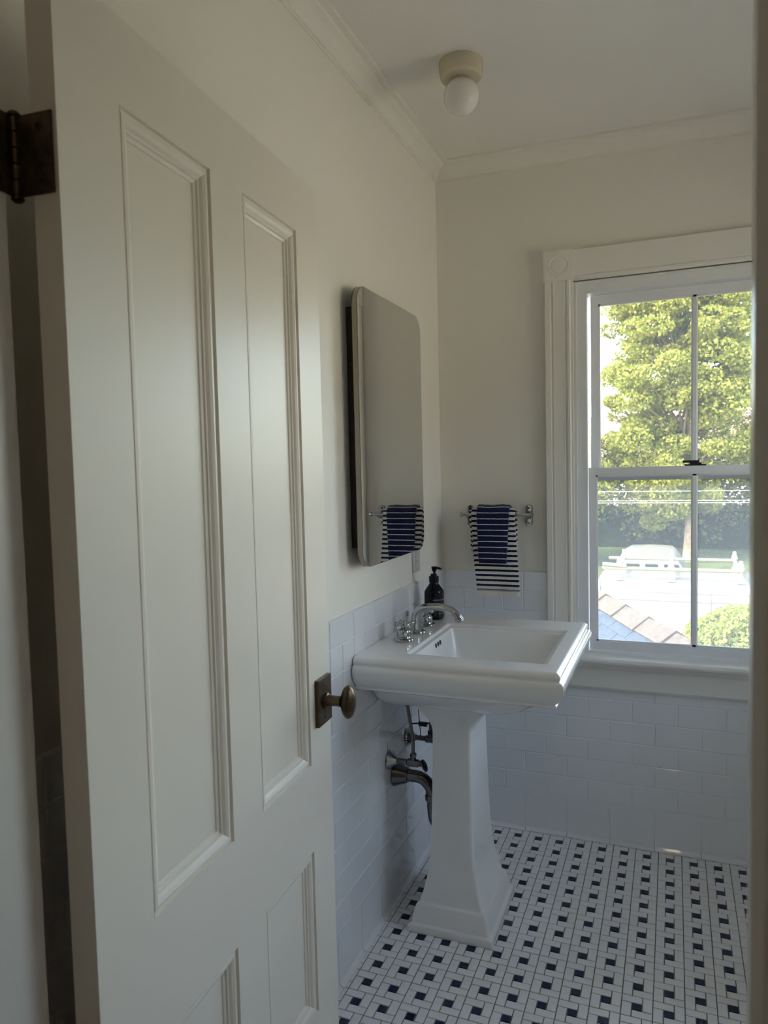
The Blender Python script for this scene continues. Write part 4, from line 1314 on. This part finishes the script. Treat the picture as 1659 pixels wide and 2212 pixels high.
for xx in (0.45, 3.7):
    for yy in (13.0, 14.72):
        wh = MB().lathe([(0.1, 0.0), (0.31, 0.0), (0.34, 0.03), (0.34, 0.18), (0.31, 0.22), (0.1, 0.22)], (xx, yy, GZ + 0.34), (0, 1, 0), 24).build('wheel', 'tyre', vn, smooth=40)
        MB().lathe([(0.001, -0.01), (0.16, -0.01), (0.18, 0.0), (0.18, 0.02)], (xx, yy - 0.005, GZ + 0.34), (0, 1, 0), 20).build('hub', 'hub', wh, smooth=40)

v2 = thing('passenger_van', (0.2, 20.0, GZ), 'smaller white van with three windows parked behind the rack van', 'van', 'parked vans')
def sec2(y, s, dz=0.0):
    half = [(-0.78 + s, GZ + 0.30), (-0.80 + s, GZ + 1.0), (-0.76 + s, -1.60), (-0.66 + s, -1.42), (-0.54 + s, -1.24 - s * .5), (-0.44 + s, -1.175 - s * .5), (0.20, -1.150 - s * .5)]
    pts = [Vector((x, y, z + dz)) for x, z in half] + [Vector((0.40 - x, y, z + dz)) for x, z in reversed(half[:-1])]
    return pts
MB().loft([sec2(18.0, 0.02), sec2(18.08, 0.0), sec2(20.5, 0.0), sec2(21.6, 0.05, -0.02), sec2(22.3, 0.15, -0.25)]).build('body', 'van_white', v2, smooth=35)
for x0, x1 in ((-0.42, 0.005), (0.10, 0.47), (0.58, 1.0)):
    MB().loft([[Vector((p.x, y, p.y)) for p in rrect(x0 + 0.02, x1 - 0.02, -1.50, -1.355, 0, 0.03, 4)] for y in (17.985, 18.02)]).build('window', 'van_glass', v2)
MB().tube([(-0.5, 17.985, -1.33), (0.95, 17.985, -1.33)], 0.005, 6).build('trim_line', 'van_trim', v2)
for xx in (-0.62, 0.82):
    for yy in (18.7, 21.3):
        MB().lathe([(0.1, 0.0), (0.31, 0.0), (0.33, 0.03), (0.33, 0.18), (0.1, 0.2)], (xx, yy, GZ + 0.33), (1, 0, 0), 20).build('wheel', 'tyre', v2, smooth=40)

# overhead wires
for (zz, sag, lab) in ((0.915, 0.0, 'thin pale utility wire crossing the lower sash, highest of three'), (0.760, 0.004, 'thin pale utility wire crossing the lower sash, middle of three'), (0.725, -0.004, 'thin pale utility wire crossing the lower sash, lowest of three')):
    MB().tube([(-9, 10, zz + 0.03), (-3, 10, zz + 0.005), (0.6, 10, zz), (4, 10, zz + 0.004 + sag), (11, 10, zz + 0.03)], 0.0048, 6).build('utility_wire', 'wire', None, label=lab, cat='wire', group='wires across the driveway')

# neighbour's house behind the trees
hs = thing('neighbor_house', (1.5, 64, GZ), 'tan house with brown shingled roof behind the trees', 'house')
MB().box((-14, 60, GZ), (16, 70, 1.6)).build('wall', 'house_wall', hs)
MB().add([(-15, 59.2, 1.4), (17, 59.2, 1.4), (17, 65, 5.6), (-15, 65, 5.6), (-15, 70.8, 1.4), (17, 70.8, 1.4)], [(0, 1, 2, 3), (3, 2, 5, 4), (0, 3, 4), (1, 5, 2), (0, 4, 5, 1)]).build('roof', 'house_roof', hs)
for x in (-10, -5, 6, 11):
    w_ = MB().box((x, 59.95, -1.2), (x + 1.1, 60.05, 0.4)).build('window', 'house_wall', hs)
    MB().box((x + 0.08, 59.93, -1.12), (x + 1.02, 59.96, 0.32)).build('pane', 'van_glass', w_)

# unseen house added across the side yard to bounce warm light and block sky
ch = thing('added_bounce_house', (17, 0, GZ), 'cream clapboard house added out of view to bounce warm light', 'house')
MB().box((14, -9, GZ), (20, 7, 2.6)).build('wall', 'clapboard', ch)
MB().add([(13.6, -9.4, 2.5), (13.6, 7.4, 2.5), (17, 7.4, 5.0), (17, -9.4, 5.0), (20.4, 7.4, 2.5), (20.4, -9.4, 2.5)], [(0, 1, 2, 3), (3, 2, 4, 5), (0, 3, 5), (1, 4, 2), (0, 5, 4, 1)]).build('roof', 'house_roof', ch)
for yy in (-7, -4.2, 3.6):
    for zz in (-2.2, 0.5):
        w_ = MB().box((13.94, yy, zz), (14.02, yy + 1.0, zz + 1.5)).build('window', 'trim_paint', ch)
        MB().box((13.92, yy + 0.08, zz + 0.08), (13.95, yy + 0.92, zz + 1.42)).build('pane', 'van_glass', w_)
